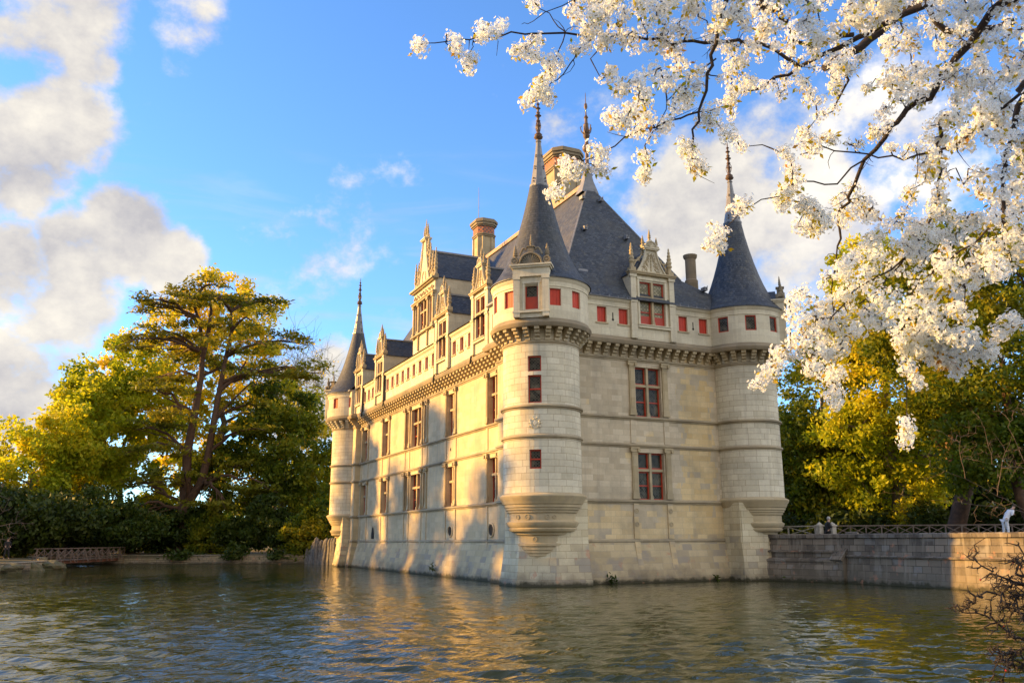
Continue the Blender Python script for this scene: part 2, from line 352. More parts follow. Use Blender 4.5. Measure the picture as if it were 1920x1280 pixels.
MT['bark'] = simple('brown_bark', (0.13,0.07,0.04), (0.05,0.03,0.02), 0.9, 3, bump=0.8)
MT['barkdark'] = simple('dark_bark', (0.030,0.020,0.017), (0.014,0.010,0.009), 0.85, 30, bump=0.6)
MT['barkgrey'] = simple('grey_bark', (0.24,0.20,0.15), (0.08,0.065,0.05), 0.9, 4, bump=0.8)
MT['twig'] = simple('pale_twig_bark', (0.17,0.12,0.09), (0.08,0.05,0.04), 0.8, 30)

def glass(name, lead_c, g1, g2, size=0.11, diamond=True):
    s = NT(name); tc = s.n('TexCoord'); mp = s.n('Mapping'); s.l(tc.outputs['UV'], mp.inputs[0])
    if diamond: mp.inputs['Rotation'].default_value = (0,0,PI/4)
    br = s.n('TexBrick'); s.l(mp.outputs[0], br.inputs['Vector']); br.inputs['Scale'].default_value = 1; br.offset = 0.0
    br.inputs['Brick Width'].default_value = size; br.inputs['Row Height'].default_value = size; br.inputs['Mortar Size'].default_value = 0.009; br.inputs['Mortar Smooth'].default_value = 0.1
    br.inputs['Color1'].default_value = g1; br.inputs['Color2'].default_value = g2; br.inputs['Mortar'].default_value = lead_c
    gp_ = s.n('NewGeometry').outputs['Position']; s.col(s.mix(s.rng(s.noise(gp_, 1.3, 3, 0.6, 0.5), 0.5, 0.66, 0, 0.55), br.outputs['Color'], (0.20,0.17,0.12))); s.l(s.rng(br.outputs['Fac'], 0, 1, 0.12, 0.6), s.b.inputs['Roughness'])
    s.b.inputs['IOR'].default_value = 1.22
    n = s.noise(s.n('NewGeometry').outputs['Position'], 2.5, 2); nb = s.bump(n, 0.3, 0.05); nb = s.bump(br.outputs['Color'], 0.6, 0.01, nb); s.l(nb, s.b.inputs['Normal'])
    return s.m
MT['glass'] = glass('leaded_dark_glass', (0.10,0.09,0.07,1), (0.012,0.012,0.010,1), (0.07,0.065,0.05,1), 0.12)
MT['glasspale'] = glass('leaded_pale_glass', (0.05,0.045,0.03,1), (0.20,0.18,0.10,1), (0.42,0.38,0.24,1), 0.16)

def leafmat(name, cols, trans=0.45, nscale=0.12, seed=0.0, rough=0.5):
    s = NT(name); geo = s.n('NewGeometry'); rnd = geo.outputs['Random Per Island']
    mp = s.n('Mapping'); mp.inputs['Location'].default_value = (seed,seed*2,seed); s.l(geo.outputs['Position'], mp.inputs[0])
    n = s.noise(mp.outputs[0], nscale, 3, 0.6)
    f = s.math('ADD', s.math('MULTIPLY', rnd, 0.42), s.rng(n, 0.32, 0.68, 0, 0.58))
    cr = s.n('ValToRGB'); s.l(f, cr.inputs[0]); e = cr.color_ramp.elements
    while len(e) < len(cols): e.new(0.5)
    for i, c in enumerate(cols): e[i].position = i/(len(cols)-1); e[i].color = c+(1,)
    s.col(cr.outputs[0]); s.b.inputs['Roughness'].default_value = rough; s.b.inputs['Specular IOR Level'].default_value = 0.25
    tr = s.n('BsdfTranslucent'); s.l(s.mix(1.0, cr.outputs[0], (1.25,1.15,0.6), 'MULTIPLY'), tr.inputs[0])
    ms = s.n('MixShader'); ms.inputs[0].default_value = trans; s.l(s.b.outputs[0], ms.inputs[1]); s.l(tr.outputs[0], ms.inputs[2]); s.l(ms.outputs[0], s.out.inputs[0])
    return s.m
MT['leaf_gold'] = leafmat('gold_leaves', [(0.22,0.28,0.02),(0.50,0.48,0.03),(0.70,0.56,0.04),(0.68,0.52,0.04)], 0.55)
MT['leaf_yg'] = leafmat('yellow_green_leaves', [(0.10,0.17,0.012),(0.30,0.38,0.02),(0.55,0.54,0.03),(0.72,0.54,0.04)], 0.55)
MT['leaf_green'] = leafmat('green_leaves', [(0.06,0.12,0.010),(0.16,0.26,0.016),(0.32,0.40,0.02),(0.50,0.46,0.03)], 0.55)
MT['leaf_olive'] = leafmat('olive_leaves', [(0.035,0.07,0.008),(0.09,0.14,0.012),(0.22,0.24,0.015),(0.42,0.34,0.02)], 0.5, 0.2)
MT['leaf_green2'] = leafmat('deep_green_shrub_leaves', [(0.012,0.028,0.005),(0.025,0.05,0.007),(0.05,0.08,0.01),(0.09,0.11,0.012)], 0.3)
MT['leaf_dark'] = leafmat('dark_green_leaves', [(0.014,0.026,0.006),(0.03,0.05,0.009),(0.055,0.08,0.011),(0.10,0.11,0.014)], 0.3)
MT['leaf_cedar'] = leafmat('cedar_needles', [(0.07,0.085,0.012),(0.13,0.15,0.016),(0.25,0.24,0.02),(0.38,0.31,0.03)], 0.45)
# ---------------------------------------------------------------- ground and water
SHORE = [(15.0,1.0),(16.1,-5.9),(15.8,-14.2),(16.6,-24.0),(14.0,-33.0),(7.0,-40.0),(-0.1,-44.0),(-9.1,-39.8),(-18.2,-35.6),(-27.3,-31.4),(-42,-26),(-62,-12),(-66,8),(-48,24),(-36,31),
         (-29.5,35.0),(-26.9,40.5),(-25.3,46.6),(-27.0,54.0),(-27.5,62.0),(-24.0,64.0),(-21.5,61.0),(-19.1,58.2),(-10.5,54.6),(-1.6,51.0),(0.6,46.5),(1.4,42.2),(3.5,41.0),(13.0,30.0),(13.5,8.0)]
def ground_h(x, y):
    left = 0.85+0.9*min(1, max(0, (y-60)/60)); 
    if x > 8 and y > -34: return 1.85
    if y < -22 or (x < -36 and y < 20): return 0.8+0.2*math.sin(x*0.3)
    if x > -2 and y > 40: return 0.9+min(0.95, max(0, (x+2)*0.12))
    if x < -24 and y < 52: return 0.72+min(0.8, max(0, (-27-x)*0.03))
    return left
def inside(p, poly):
    c = False; n = len(poly)
    for i in range(n):
        x1, y1 = poly[i]; x2, y2 = poly[(i+1) % n]
        if (y1 > p[1]) != (y2 > p[1]) and p[0] < (x2-x1)*(p[1]-y1)/(y2-y1)+x1: c = not c
    return c
def build_ground():
    rnd = random.Random(5)
    pts = [Vector(p) for p in SHORE]; n = len(pts); edges = [(i, (i+1) % n) for i in range(n)]
    b = len(pts)
    for k in range(40): pts.append(Vector((5000*math.cos(2*PI*k/40), 5000*math.sin(2*PI*k/40))))
    edges += [(b+i, b+(i+1) % 40) for i in range(40)]
    for rr, m in ((1500,30),(500,30),(260,40),(170,48)):
        for k in range(m): pts.append(Vector((rr*math.cos(2*PI*k/m+rr), rr*math.sin(2*PI*k/m+rr)+20)))
    for i in range(-14, 15):
        for j in range(-12, 18):
            p = (i*9+rnd.uniform(-3,3), j*9+rnd.uniform(-3,3))
            if not inside(p, SHORE): pts.append(Vector(p))
    vs, es, fs, _, _, _ = delaunay_2d_cdt(pts, edges, [], 0, 1e-4)
    mb = MB(); vv = []
    cx, cy = -3, 8
    for v in vs:
        # the height of the bank a pace outside the shoreline
        d = math.hypot(v.x-cx, v.y-cy); vv.append((v.x, v.y, ground_h(v.x, v.y)))
    keep = [tuple(f) for f in fs if not inside((sum(vs[i].x for i in f)/3, sum(vs[i].y for i in f)/3), SHORE)]
    mb.mesh(vv, keep)
    s = NT('leaf_strewn_ground'); ob = s.n('NewGeometry').outputs['Position']
    c = s.mix(s.rng(s.noise(ob, 0.3, 6, 0.65), 0.35, 0.65), (0.045,0.055,0.012), (0.12,0.085,0.045)); c = s.mix(s.rng(s.noise(ob, 5, 5, 0.7), 0.5, 0.7), c, (0.16,0.10,0.03))
    s.col(c); s.b.inputs['Roughness'].default_value = 0.95; s.l(s.bump(s.noise(ob, 4, 5), 0.6, 0.05), s.b.inputs['Normal'])
    tag(mb.build('ground', s.m), kind='structure')
build_ground()
def build_water():
    # wind ripples as real relief: a sum of many small waves, rows laid across the pond
    rs = np.random.RandomState(9); f = [-22.0+k for k in range(27)]
    while f[-1] < 135: f.append(f[-1]+max(0.06, 0.0066*f[-1]))
    l = [0.0]
    while l[-1] < 95: l.append(l[-1]+(0.11 if l[-1] < 13 else 0.11+(l[-1]-13)*0.028))
    l = np.array([-x for x in l[:0:-1]]+l); f = np.array(f); LL, FF = np.meshgrid(l, f)
    X = CAM_LOC.x+RT.x*LL+FWH.x*FF; Y = CAM_LOC.y+RT.y*LL+FWH.y*FF; Z = np.zeros_like(X); row = np.gradient(f)[:,None]
    for k in range(110):
        lam = math.exp(rs.uniform(math.log(0.16), math.log(1.15))); a = YAW_N+rs.normal()*0.55; kx, ky = math.sin(a)*2*PI/lam, math.cos(a)*2*PI/lam
        fade = np.clip((lam/row-2.2)/2.0, 0, 1); g = 0.5+0.5*np.sin(X*rs.uniform(-.25,.25)+Y*rs.uniform(-.25,.25)+rs.uniform(0,6))
        Z += fade*g*SLOPE*lam/(2*PI)*np.sin(kx*X+ky*Y+rs.uniform(0,6.28))*(1 if lam < 0.8 else 0.7)
    nr, nc = X.shape; idx = np.arange(nr*nc).reshape(nr,nc); q = np.stack([idx[:-1,:-1],idx[:-1,1:],idx[1:,1:],idx[1:,:-1]],-1).reshape(-1,4)
    me = bpy.data.meshes.new('water'); me.vertices.add(nr*nc); me.vertices.foreach_set('co', np.stack([X,Y,Z],-1).astype(np.float32).ravel())
    me.loops.add(len(q)*4); me.loops.foreach_set('vertex_index', q.astype(np.int32).ravel()); me.polygons.add(len(q)); me.polygons.foreach_set('loop_start', np.arange(0,len(q)*4,4,dtype=np.int32))
    me.update(calc_edges=True); me.polygons.foreach_set('use_smooth', [True]*len(q))
    s = NT('moat_water'); ob = s.n('NewGeometry').outputs['Position']
    s.col(s.mix(s.rng(s.noise(ob, 0.06, 3), 0.35, 0.65), (0.022,0.030,0.007), (0.034,0.038,0.009)))
    s.b.inputs['Roughness'].default_value = 0.04; s.b.inputs['IOR'].default_value = 1.333
    # ripples run across the line of sight of the bank; calm and ruffled patches alternate
    def wav(scale, sx, sy, rot, det, dist=0.4):
        mp = s.n('Mapping'); mp.inputs['Rotation'].default_value = (0,0,rot); mp.inputs['Scale'].default_value = (sx,sy,1); s.l(ob, mp.inputs[0])
        return s.noise(mp.outputs[0], scale, det, 0.55, dist)
    patch = s.rng(s.noise(ob, 0.07, 4, 0.6), 0.36, 0.64, 0.45, 1.25)
    h = s.math('MULTIPLY', wav(1.6, 0.8, 1.9, 0.42, 3), 0.5)
    h = s.math('MULTIPLY_ADD', wav(2.9, 0.75, 1.7, 0.5, 2), 0.32, h)
    h = s.math("MULTIPLY_ADD", wav(0.22, 0.7, 1.2, 0.3, 2), 0.5, h)
    h = s.math('MULTIPLY', h, patch)
    s.l(s.bump(h, 1.0, WAVE), s.b.inputs['Normal'])
    me.materials.append(s.m); tag(link('water', me), kind='structure')
    mb = MB(); mb.face([(-90,-60,-1.6),(40,-60,-1.6),(40,90,-1.6),(-90,90,-1.6)])
    tag(mb.build('pond_bed', simple('mud', (0.05,0.045,0.02))), kind='structure')
WAVE = 0.10; SLOPE = 0.060; YAW_N = YAW+0.15
build_water()

def quay(name, label, pts, ztop, mat, cap=0.22, cat='wall', z0=-1.2, batter=0.25, thick=0.7, capo=0.12):
    """retaining wall along the shoreline: battered face, slightly proud cap course"""
    mb = MB()
    mb.sweep(pts, [(batter, z0), (batter*0.3, ztop*0.45), (0.0, ztop-cap), (-thick, ztop-cap), (-thick, z0)])
    root = empty(name, (0,0,0)); tag(root, label, cat)
    mb.build('wall_face', mat, root)
    mb = MB(); mb.sweep(pts, [(-thick-0.02, ztop-cap), (capo, ztop-cap), (capo, ztop-0.05), (capo-0.05, ztop), (-thick-0.02, ztop)])
    mb.build('coping', mat, root)
    return root
# right hand quay (outward side = right of travel: travelling towards -y keeps the water to the west)
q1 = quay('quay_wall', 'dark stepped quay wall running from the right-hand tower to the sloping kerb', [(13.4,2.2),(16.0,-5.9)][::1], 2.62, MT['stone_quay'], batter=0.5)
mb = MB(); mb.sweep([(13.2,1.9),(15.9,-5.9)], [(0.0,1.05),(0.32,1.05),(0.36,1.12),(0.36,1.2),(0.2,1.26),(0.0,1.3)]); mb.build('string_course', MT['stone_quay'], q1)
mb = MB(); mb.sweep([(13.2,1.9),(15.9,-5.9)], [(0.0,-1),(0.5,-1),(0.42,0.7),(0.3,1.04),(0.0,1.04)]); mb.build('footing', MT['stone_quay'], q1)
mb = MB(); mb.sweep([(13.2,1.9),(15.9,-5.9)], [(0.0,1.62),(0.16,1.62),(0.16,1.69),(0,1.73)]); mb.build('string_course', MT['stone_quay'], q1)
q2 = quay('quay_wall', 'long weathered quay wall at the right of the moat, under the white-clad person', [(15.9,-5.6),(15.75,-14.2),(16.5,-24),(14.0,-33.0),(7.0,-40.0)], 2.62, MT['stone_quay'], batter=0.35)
mb = MB(); mb.sweep([(15.9,-5.9),(15.75,-14.2),(16.5,-24)], [(0.0,1.36),(0.20,1.36),(0.24,1.42),(0.16,1.48),(0.0,1.52)]); mb.build('string_course', MT['stone_quay'], q2)
# sloping kerb where the second wall begins
mb = MB(); mb.T = Matrix.Translation((15.8,-5.75,0))
mb.mesh([(-0.35,-.35,-1),(-0.35,.35,-1),(-0.35,.35,1.15),(-0.35,-.35,1.15),(0.9,.35,2.57),(0.9,-.35,2.57),(0.9,-.35,-1),(0.9,.35,-1),(-.35,.35,1.15)],
        [(0,3,2,1),(2,3,5,4),(3,0,6,5),(1,2,4,7)])
mb.build('kerb', MT['stone_quay'], q2)
mb = MB(); mb.T = Matrix.Translation((15.8,-5.75,0)); mb.bar((-0.5,0,1.2),(0.95,0,2.68),0.85,0.14); mb.build('kerb_coping', MT['stone_quay'], q2)
# left bank
b1 = quay('bank_wall', 'low mossy rubble wall along the far bank between footbridge and castle', [(-19.3,58.6),(-14,56.3),(-10.5,54.7),(-5,52.3),(-1.4,51.0),(0.9,46.5)], 0.95, MT['stone_bank'], cap=0.12, batter=0.15, capo=0.05)
mb = MB(); mb.sweep([(-19.3,58.6),(-14,56.3),(-10.5,54.7),(-5,52.3),(-1.2,50.9)], [(0,0.0),(0.45,0.0),(0.42,0.16),(0.1,0.2),(0,0.2)]); mb.build('footing', MT['stone_bank'], b1)
b2 = quay('bank_wall', 'low dark earth-and-stone bank edge at far left, below the standing person', [(-48,24),(-36,31),(-29.5,35.0),(-26.9,40.5),(-25.3,46.6),(-27.0,54.0)], 0.75, MT['stone_bank'], cap=0.1, batter=0.3, capo=0.03)
b3 = quay('bank_wall', 'dark bank wall closing the stream mouth behind the footbridge', [(-25.6,47.5),(-27.0,54.0),(-27.5,62.0),(-24.0,64.0),(-21.5,61.0),(-19.3,58.6)], 1.0, MT['stone_bank'], cap=0.1, batter=0.2, capo=0.03)
# boulders at the foot of the bridge and along the left bank
def rock(name, label, pos, size, seed, mat, group=None, parent=None):
    rnd = random.Random(seed); bm = bmesh.new(); bmesh.ops.create_icosphere(bm, subdivisions=3, radius=1)
    ph = [rnd.uniform(0,6) for _ in range(6)]
    for v in bm.verts:
        c = v.co; k = 1+0.16*math.sin(3.1*c.x+ph[0])*math.sin(2.7*c.y+ph[1])+0.13*math.sin(5*c.z+ph[2]+2*c.x)+0.07*math.sin(9*c.x+ph[3])*math.sin(8*c.y+ph[4])
        v.co = Vector((c.x*size[0]*k, c.y*size[1]*k, c.z*size[2]*k))
    me = bpy.data.meshes.new(name); bm.to_mesh(me); bm.free(); me.materials.append(mat); me.uv_layers.new(name='UVMap')
    o = link(name, me, parent, pos, rnd.uniform(0,6)); tag(o, label, 'rock', group); return o
MT['rock'] = simple('mossy_rock', (0.16,0.13,0.08), (0.06,0.07,0.025), 0.9, 2.5, bump=0.8)
for i, (p, sz, lab) in enumerate([((-25.4,45.6,0.1),(1.3,1.2,0.75),'largest mossy boulder at the left foot of the footbridge'),
     ((-24.9,47.9,0.0),(0.9,0.9,0.65),'rounded brown boulder under the left end of the footbridge'),
     ((-26.4,42.6,0.05),(1.1,0.9,0.6),'low mossy boulder on the bank just left of the footbridge'),
     ((-27.9,38.4,0.2),(1.2,1.0,0.55),'flat boulder at the water edge below the standing person')]):
    rock('boulder', lab, p, sz, 40+i, MT['rock'], 'boulders on the left bank')

# ---------------------------------------------------------------- footbridge
def build_bridge():
    A = Vector((-24.9,46.2,0)); B = Vector((-19.2,58.9,0)); d = (B-A); Ln = d.length; rz = math.atan2(d.y, d.x)
    root = empty('footbridge', (A.x, A.y, -0.5), rz); tag(root, 'narrow wooden footbridge with crossed railings over the stream mouth', 'footbridge')
    mb = MB(); n = 62
    for i in range(n): mb.box(Ln*i/n+0.012, Ln*(i+1)/n-0.012, -0.15, 1.75, 1.18, 1.24)
    mb.build('deck', MT['wood'], root)
    for y in (0.05, 1.45):
        mb = MB(); mb.box(0.3, Ln-0.2, y, y+0.14, 0.93, 1.178); mb.build('beam', simple('rusty_beam', (0.22,0.09,0.05), (0.12,0.06,0.04)), root)
    for y in (-0.12, 1.70):
        mb = MB(); z0, z1 = 1.24, 2.25
        mb.bar((-0.5,y,z1),(Ln+0.1,y,z1),0.09,0.07); mb.bar((0,y,z0+0.2),(Ln,y,z0+0.2),0.05,0.05)
        for i in range(12):
            x = Ln*i/11.0; big = i % 2 == 0
            mb.bar((x,y,z0-0.25),(x,y,z1-0.03),0.09 if big else 0.06,0.09 if big else 0.06)
            if big: mb.bar((x-0.02,y-(0.45 if y < 1 else -0.45),z0-0.2),(x,y-(0.05 if y < 1 else -0.05),z0+0.75),0.07,0.07)
            if i < 11:
                x2 = Ln*(i+1)/11.0; a, b = (z0+0.25, z1-0.12) if i % 2 == 0 else (z1-0.12, z0+0.25)
                mb.bar((x,y+0.03,a),(x2,y+0.03,b),0.04,0.045); mb.bar((x,y-0.03,b),(x2,y-0.03,a),0.04,0.045)
        mb.build('railing', MT['wood'], root)
    mb = MB(); mb.box(Ln-0.9, Ln+0.4, -0.3, 1.9, -0.5, 1.17); mb.build('abutment', MT['stone_bank'], root)
build_bridge()

# ---------------------------------------------------------------- jagged stone breakwater beside the far tower
def build_palisade():
    rnd = random.Random(11); root = empty('stake_wall', (0,0,0)); tag(root, 'jagged grey row of upright stone stakes between far tower and bank', 'wall')
    A = Vector((-1.55,50.8)); B = Vector((0.2,41.9)); m = simple('pale_split_stone', (0.22,0.20,0.18), (0.08,0.07,0.06), 0.9, 5, bump=1.0)
    for i in range(17):
        t = i/16; p = A.lerp(B, t); mb = MB()
        h = (1.7+0.85*min(1, t/0.22))+rnd.uniform(-0.18,0.22); w = 0.36+rnd.uniform(-0.06,0.1); ang = rnd.uniform(-0.4,0.4)
        mb.T = Matrix.Translation((p.x+rnd.uniform(-.12,.12), p.y, 0)) @ Matrix.Rotation(ang, 4, 'Z')
        k = 6; rings = []
        for z, r in ((-1,0.95),(0.2,1.0),(h*0.5,0.85+rnd.uniform(-.1,.1)),(h*0.8,0.72),(h*0.93,0.5),(h,0.1)):
            rings.append([(w*r*math.cos(2*PI*q/k)*(1+rnd.uniform(-.15,.15))*1.15+0.05*z*math.sin(i), w*r*math.sin(2*PI*q/k)*(1+rnd.uniform(-.15,.15)), z) for q in range(k)])
        vs = [v for r in rings for v in r]; fs = [(a*k+b, a*k+(b+1) % k, (a+1)*k+(b+1) % k, (a+1)*k+b) for a in range(5) for b in range(k)]; fs.append(tuple(range(5*k, 6*k)))
        mb.mesh(vs, fs); mb.build('stake', m, root)
build_palisade()

# ---------------------------------------------------------------- railings on the right terrace
def x_fence(A, B, z, h, nb, label, mat, group):
    A = Vector(A); B = Vector(B); d = B-A; Ln = d.length; root = empty('railing', (A.x, A.y, z), math.atan2(d.y, d.x)); tag(root, label, 'railing', group)
    mb = MB(); mb.bar((0,0,h),(Ln,0,h),0.10,0.07); mb.build('handrail', mat, root)
    mb = MB(); mb.bar((0,0,h-.52),(Ln,0,h-.52),0.05,0.05); mb.build('bottom_rail', mat, root)
    for i in range(nb):
        x0, x1 = Ln*i/nb, Ln*(i+1)/nb; mb = MB()
        mb.bar((x0,0.02,h-.5),(x1,0.02,h-0.05),0.035,0.045); mb.bar((x0,-0.02,h-0.05),(x1,-0.02,h-.5),0.035,0.045); mb.build('crossed_bars', mat, root)
    for i in range(nb+1):
        x = Ln*i/nb; mb = MB(); mb.bar((x,0,0),(x,0,h-0.036),0.07,0.07); mb.build('post', mat, root)
    return root
def stone_post(x, y, label):
    mb = MB(); mb.box(-.15,.15,-.15,.15,0,1.2); mb.box(-.20,.20,-.20,.20,1.201,1.29); mb.lathe((0,0,1.29),[(0.18,0),(0.16,0.05),(0.08,0.10),(0.01,0.16)],12)
    o = mb.build('stone_post', simple('pale_post_stone',(0.5,0.45,0.38),(0.3,0.27,0.22),0.9,5), None, (x,y,1.86)); tag(o, label, 'post', 'stone posts of the terrace railing')
x_fence((14.9,1.75),(16.65,-3.05),1.86,1.22,3,'short pale crossed railing between two stone posts beside the tower', MT['woodpale'],'terrace railings')
x_fence((17.5,-3.75),(27.6,-12.6),1.86,1.22,16,'long dark crossed railing along the terrace under the lime trees', MT['wood'],'terrace railings')
stone_post(14.75,2.1,'stone post nearest the tower on the terrace'); stone_post(16.8,-3.25,'stone post just left of the grey-haired person'); stone_post(17.35,-3.7,'stone post just right of the grey-haired person')
stone_post(27.9,-12.9,'stone post at the far right end of the long railing')
# ---------------------------------------------------------------- the castle
castle = empty('castle', (6, 18, 0)); tag(castle, 'pale stone renaissance castle with slate cone turrets rising straight from the moat', 'castle')
CP = Vector((6, 18, 0))
def cb(mb, name, mats, smooth=None):
    """a part of the castle built in place coordinates"""
    mb.v = [p-CP for p in mb.v]
    return mb.build(name, mats, castle, (0,0,0), 0, smooth)
def each(mb, name, mats, smooth=None):
    """every connected piece becomes a part of its own"""
    n = len(mb.v); par = list(range(n))
    def f(a):
        while par[a] != a: par[a] = par[par[a]]; a = par[a]
        return a
    # pieces are told apart by the marks set while collecting them
    marks = mb.marks+[len(mb.f)]
    for a, b in zip(marks[:-1], marks[1:]):
        if b <= a: continue
        idx = sorted({i for fc in mb.f[a:b] for i in fc}); mp = {i: k for k, i in enumerate(idx)}
        m = MB(); m.v = [mb.v[i] for i in idx]; m.f = [tuple(mp[i] for i in fc) for fc in mb.f[a:b]]; m.uv = mb.uv[a:b]; m.m = mb.m[a:b]
        cb(m, name, mats, smooth)
def mark(mb):
    if not hasattr(mb, 'marks'): mb.marks = []
    mb.marks.append(len(mb.f))
S1, MM, S2, CC, B0, LG, EV = 4.5, 7.7, 9.3, 12.8, 2.3, 13.8, 16.2
NTc, NTr = (0.18,-0.2), 2.13
RTc, RTr = (14.43,-0.2), 2.0
FTc, FTr = (0.18,40.1), 2.13

def wall_panel(mb, o, ud, ind, u0, u1, z0, z1, holes, depth):
    o = Vector((o[0],o[1],0)); ud = Vector((ud[0],ud[1],0)); ind = Vector((ind[0],ind[1],0))
    us = sorted(set([u0,u1]+[h[k] for h in holes for k in (0,1)])); zs = sorted(set([z0,z1]+[h[k] for h in holes for k in (2,3)]))
    def pt(u, z, d=0): return o+ud*u+ind*d+Vector((0,0,z))
    for i in range(len(us)-1):
        for j in range(len(zs)-1):
            um, zm = (us[i]+us[i+1])/2, (zs[j]+zs[j+1])/2
            if any(h[0] < um < h[1] and h[2] < zm < h[3] for h in holes): continue
            mb.face([pt(us[i],zs[j]),pt(us[i+1],zs[j]),pt(us[i+1],zs[j+1]),pt(us[i],zs[j+1])], [(us[i],zs[j]),(us[i+1],zs[j]),(us[i+1],zs[j+1]),(us[i],zs[j+1])])
    for h in holes:
        d = h[4] if len(h) > 4 else depth
        if d <= 0: continue
        a, b, c, e = h[:4]
        mb.face([pt(a,c),pt(a,e),pt(a,e,d),pt(a,c,d)]); mb.face([pt(b,c),pt(b,c,d),pt(b,e,d),pt(b,e)])
        mb.face([pt(a,c),pt(a,c,d),pt(b,c,d),pt(b,c)]); mb.face([pt(a,e),pt(b,e),pt(b,e,d),pt(a,e,d)])
def cyl_panel(mb, c, R, z0, z1, holes, depth, a0=-PI, a1=PI, seg=56):
    an = sorted(set([a0,a1]+[a0+(a1-a0)*k/seg for k in range(seg)]+[h[k] for h in holes for k in (0,1)])); zs = sorted(set([z0,z1]+[h[k] for h in holes for k in (2,3)]))
    def pt(a, z, d=0): return (c[0]+(R-d)*math.cos(a), c[1]+(R-d)*math.sin(a), z)
    for i in range(len(an)-1):
        if an[i+1]-an[i] < 1e-5: continue
        for j in range(len(zs)-1):
            am, zm = (an[i]+an[i+1])/2, (zs[j]+zs[j+1])/2
            if any(h[0] < am < h[1] and h[2] < zm < h[3] for h in holes): continue
            mb.face([pt(an[i],zs[j]),pt(an[i+1],zs[j]),pt(an[i+1],zs[j+1]),pt(an[i],zs[j+1])], [(R*an[i],zs[j]),(R*an[i+1],zs[j]),(R*an[i+1],zs[j+1]),(R*an[i],zs[j+1])])
    for a, b, e, f in [h[:4] for h in holes]:
        k = 1
        aa = [a, (a+b)/2, b]
        mb.face([pt(a,e),pt(a,f),pt(a,f,depth),pt(a,e,depth)]); mb.face([pt(b,e),pt(b,e,depth),pt(b,f,depth),pt(b,f)])
        for q in (0,1):
            mb.face([pt(aa[q],e),pt(aa[q],e,depth),pt(aa[q+1],e,depth),pt(aa[q+1],e)]); mb.face([pt(aa[q],f),pt(aa[q+1],f),pt(aa[q+1],f,depth),pt(aa[q],f,depth)])

# ---- windows: each a part of the castle, with mullion, frame and pane below it. local: x along the wall, -y outwards
def loc(x, y, z): return (x-CP.x, y-CP.y, z)
_proto = {}
def window(x, y, z, rz, w, h, kind, label=None):
    """x,y,z = bottom centre on the plane of the glass"""
    key = (round(w,2), round(h,2), kind)
    if key in _proto:
        o = copy_tree(_proto[key], castle); o.location = loc(x,y,z); o.rotation_euler = (0,0,rz); return o
    glass_m = MT['glasspale'] if kind in ('dormer','pale') else MT['glass']
    if kind in ('cross','dormer'):
        t = h*0.60; mw = 0.15
        mb = MB(); mb.box(-mw/2,mw/2,-0.22,0.02,0,h); mb.box(-w/2,-mw/2-0.002,-0.20,0.02,t,t+mw); mb.box(mw/2+0.002,w/2,-0.20,0.02,t,t+mw)
        mb.prism([(-mw/2-.05,0.0),(mw/2+.05,0.0),(mw/2,0.25),(-mw/2,0.25)], -0.26, -0.222)
        root = mb.build('window', MT['stone_trim'], castle, loc(x,y,z), rz)
        pan = []
        for sx in (-1,1):
            a, b = sorted((sx*mw/2, sx*w/2)); pan.append((a,b,t+mw,h,1)); pan.append((a,b,0,t,2))
        for (a,b,c,e,nn) in pan:
            mb = MB(); fw = 0.075
            mb.box(a,a+fw,-0.06,0.04,c,e); mb.box(b-fw,b,-0.06,0.04,c,e); mb.box(a+fw,b-fw,-0.055,0.04,c,c+fw); mb.box(a+fw,b-fw,-0.055,0.04,e-fw,e)
            if nn == 2: mb.box(a+fw,b-fw,-0.05,0.04,(c+e)/2-0.035,(c+e)/2+0.035)
            if kind == 'dormer' and nn == 2: mb.box(a+fw,b-fw,-0.045,0.03,c+fw,c+(e-c)*0.36)
            mb.build('frame', MT['red'], root)
            mb = MB(); mb.face([(a+fw*0.5,0.0,c),(b-fw*0.5,0.0,c),(b-fw*0.5,0.0,e),(a+fw*0.5,0.0,e)]); mb.build('pane', glass_m, root)
    elif kind in ('single','pale','double','door'):
        fw = 0.07
        mb = MB(); mb.box(-w/2,-w/2+fw,-0.06,0.04,0,h); mb.box(w/2-fw,w/2,-0.06,0.04,0,h); mb.box(-w/2+fw,w/2-fw,-0.055,0.04,0,fw); mb.box(-w/2+fw,w/2-fw,-0.055,0.04,h-fw,h)
        if kind in ('double',): mb.box(-w/2+fw,w/2-fw,-0.05,0.04,h/2-0.04,h/2+0.04)
        if kind == 'door': mb.box(-w/2+fw,w/2-fw,-0.045,0.04,fw,h*0.46); mb.box(-w/2+fw,w/2-fw,-0.052,0.04,h*0.46,h*0.52)
        root = mb.build('window', MT['red'], castle, loc(x,y,z), rz)
        mb = MB(); mb.face([(-w/2+fw*.5,0,0.02),(w/2-fw*.5,0,0.02),(w/2-fw*.5,0,h-0.02),(-w/2+fw*.5,0,h-0.02)]); mb.build('pane', glass_m, root)
    else:   # shutter board of the parapet openings
        mb = MB(); fw = 0.05
        mb.box(-w/2,-w/2+fw,-0.04,0.04,0,h); mb.box(w/2-fw,w/2,-0.04,0.04,0,h); mb.box(-w/2+fw,w/2-fw,-0.038,0.04,0,fw); mb.box(-w/2+fw,w/2-fw,-0.038,0.04,h-fw,h)
        root = mb.build('window', MT['red'], castle, loc(x,y,z), rz); mb = MB()
        n = 3
        for i in range(n): mb.box(-w/2+fw+(w-2*fw)*i/n+0.006, -w/2+fw+(w-2*fw)*(i+1)/n-0.006, -0.012, 0.03, fw, h-fw)
        mb.build('shutter', MT['shutter'], root)
    _proto[key] = root; return root

WD = 0.42    # depth of the window reveals
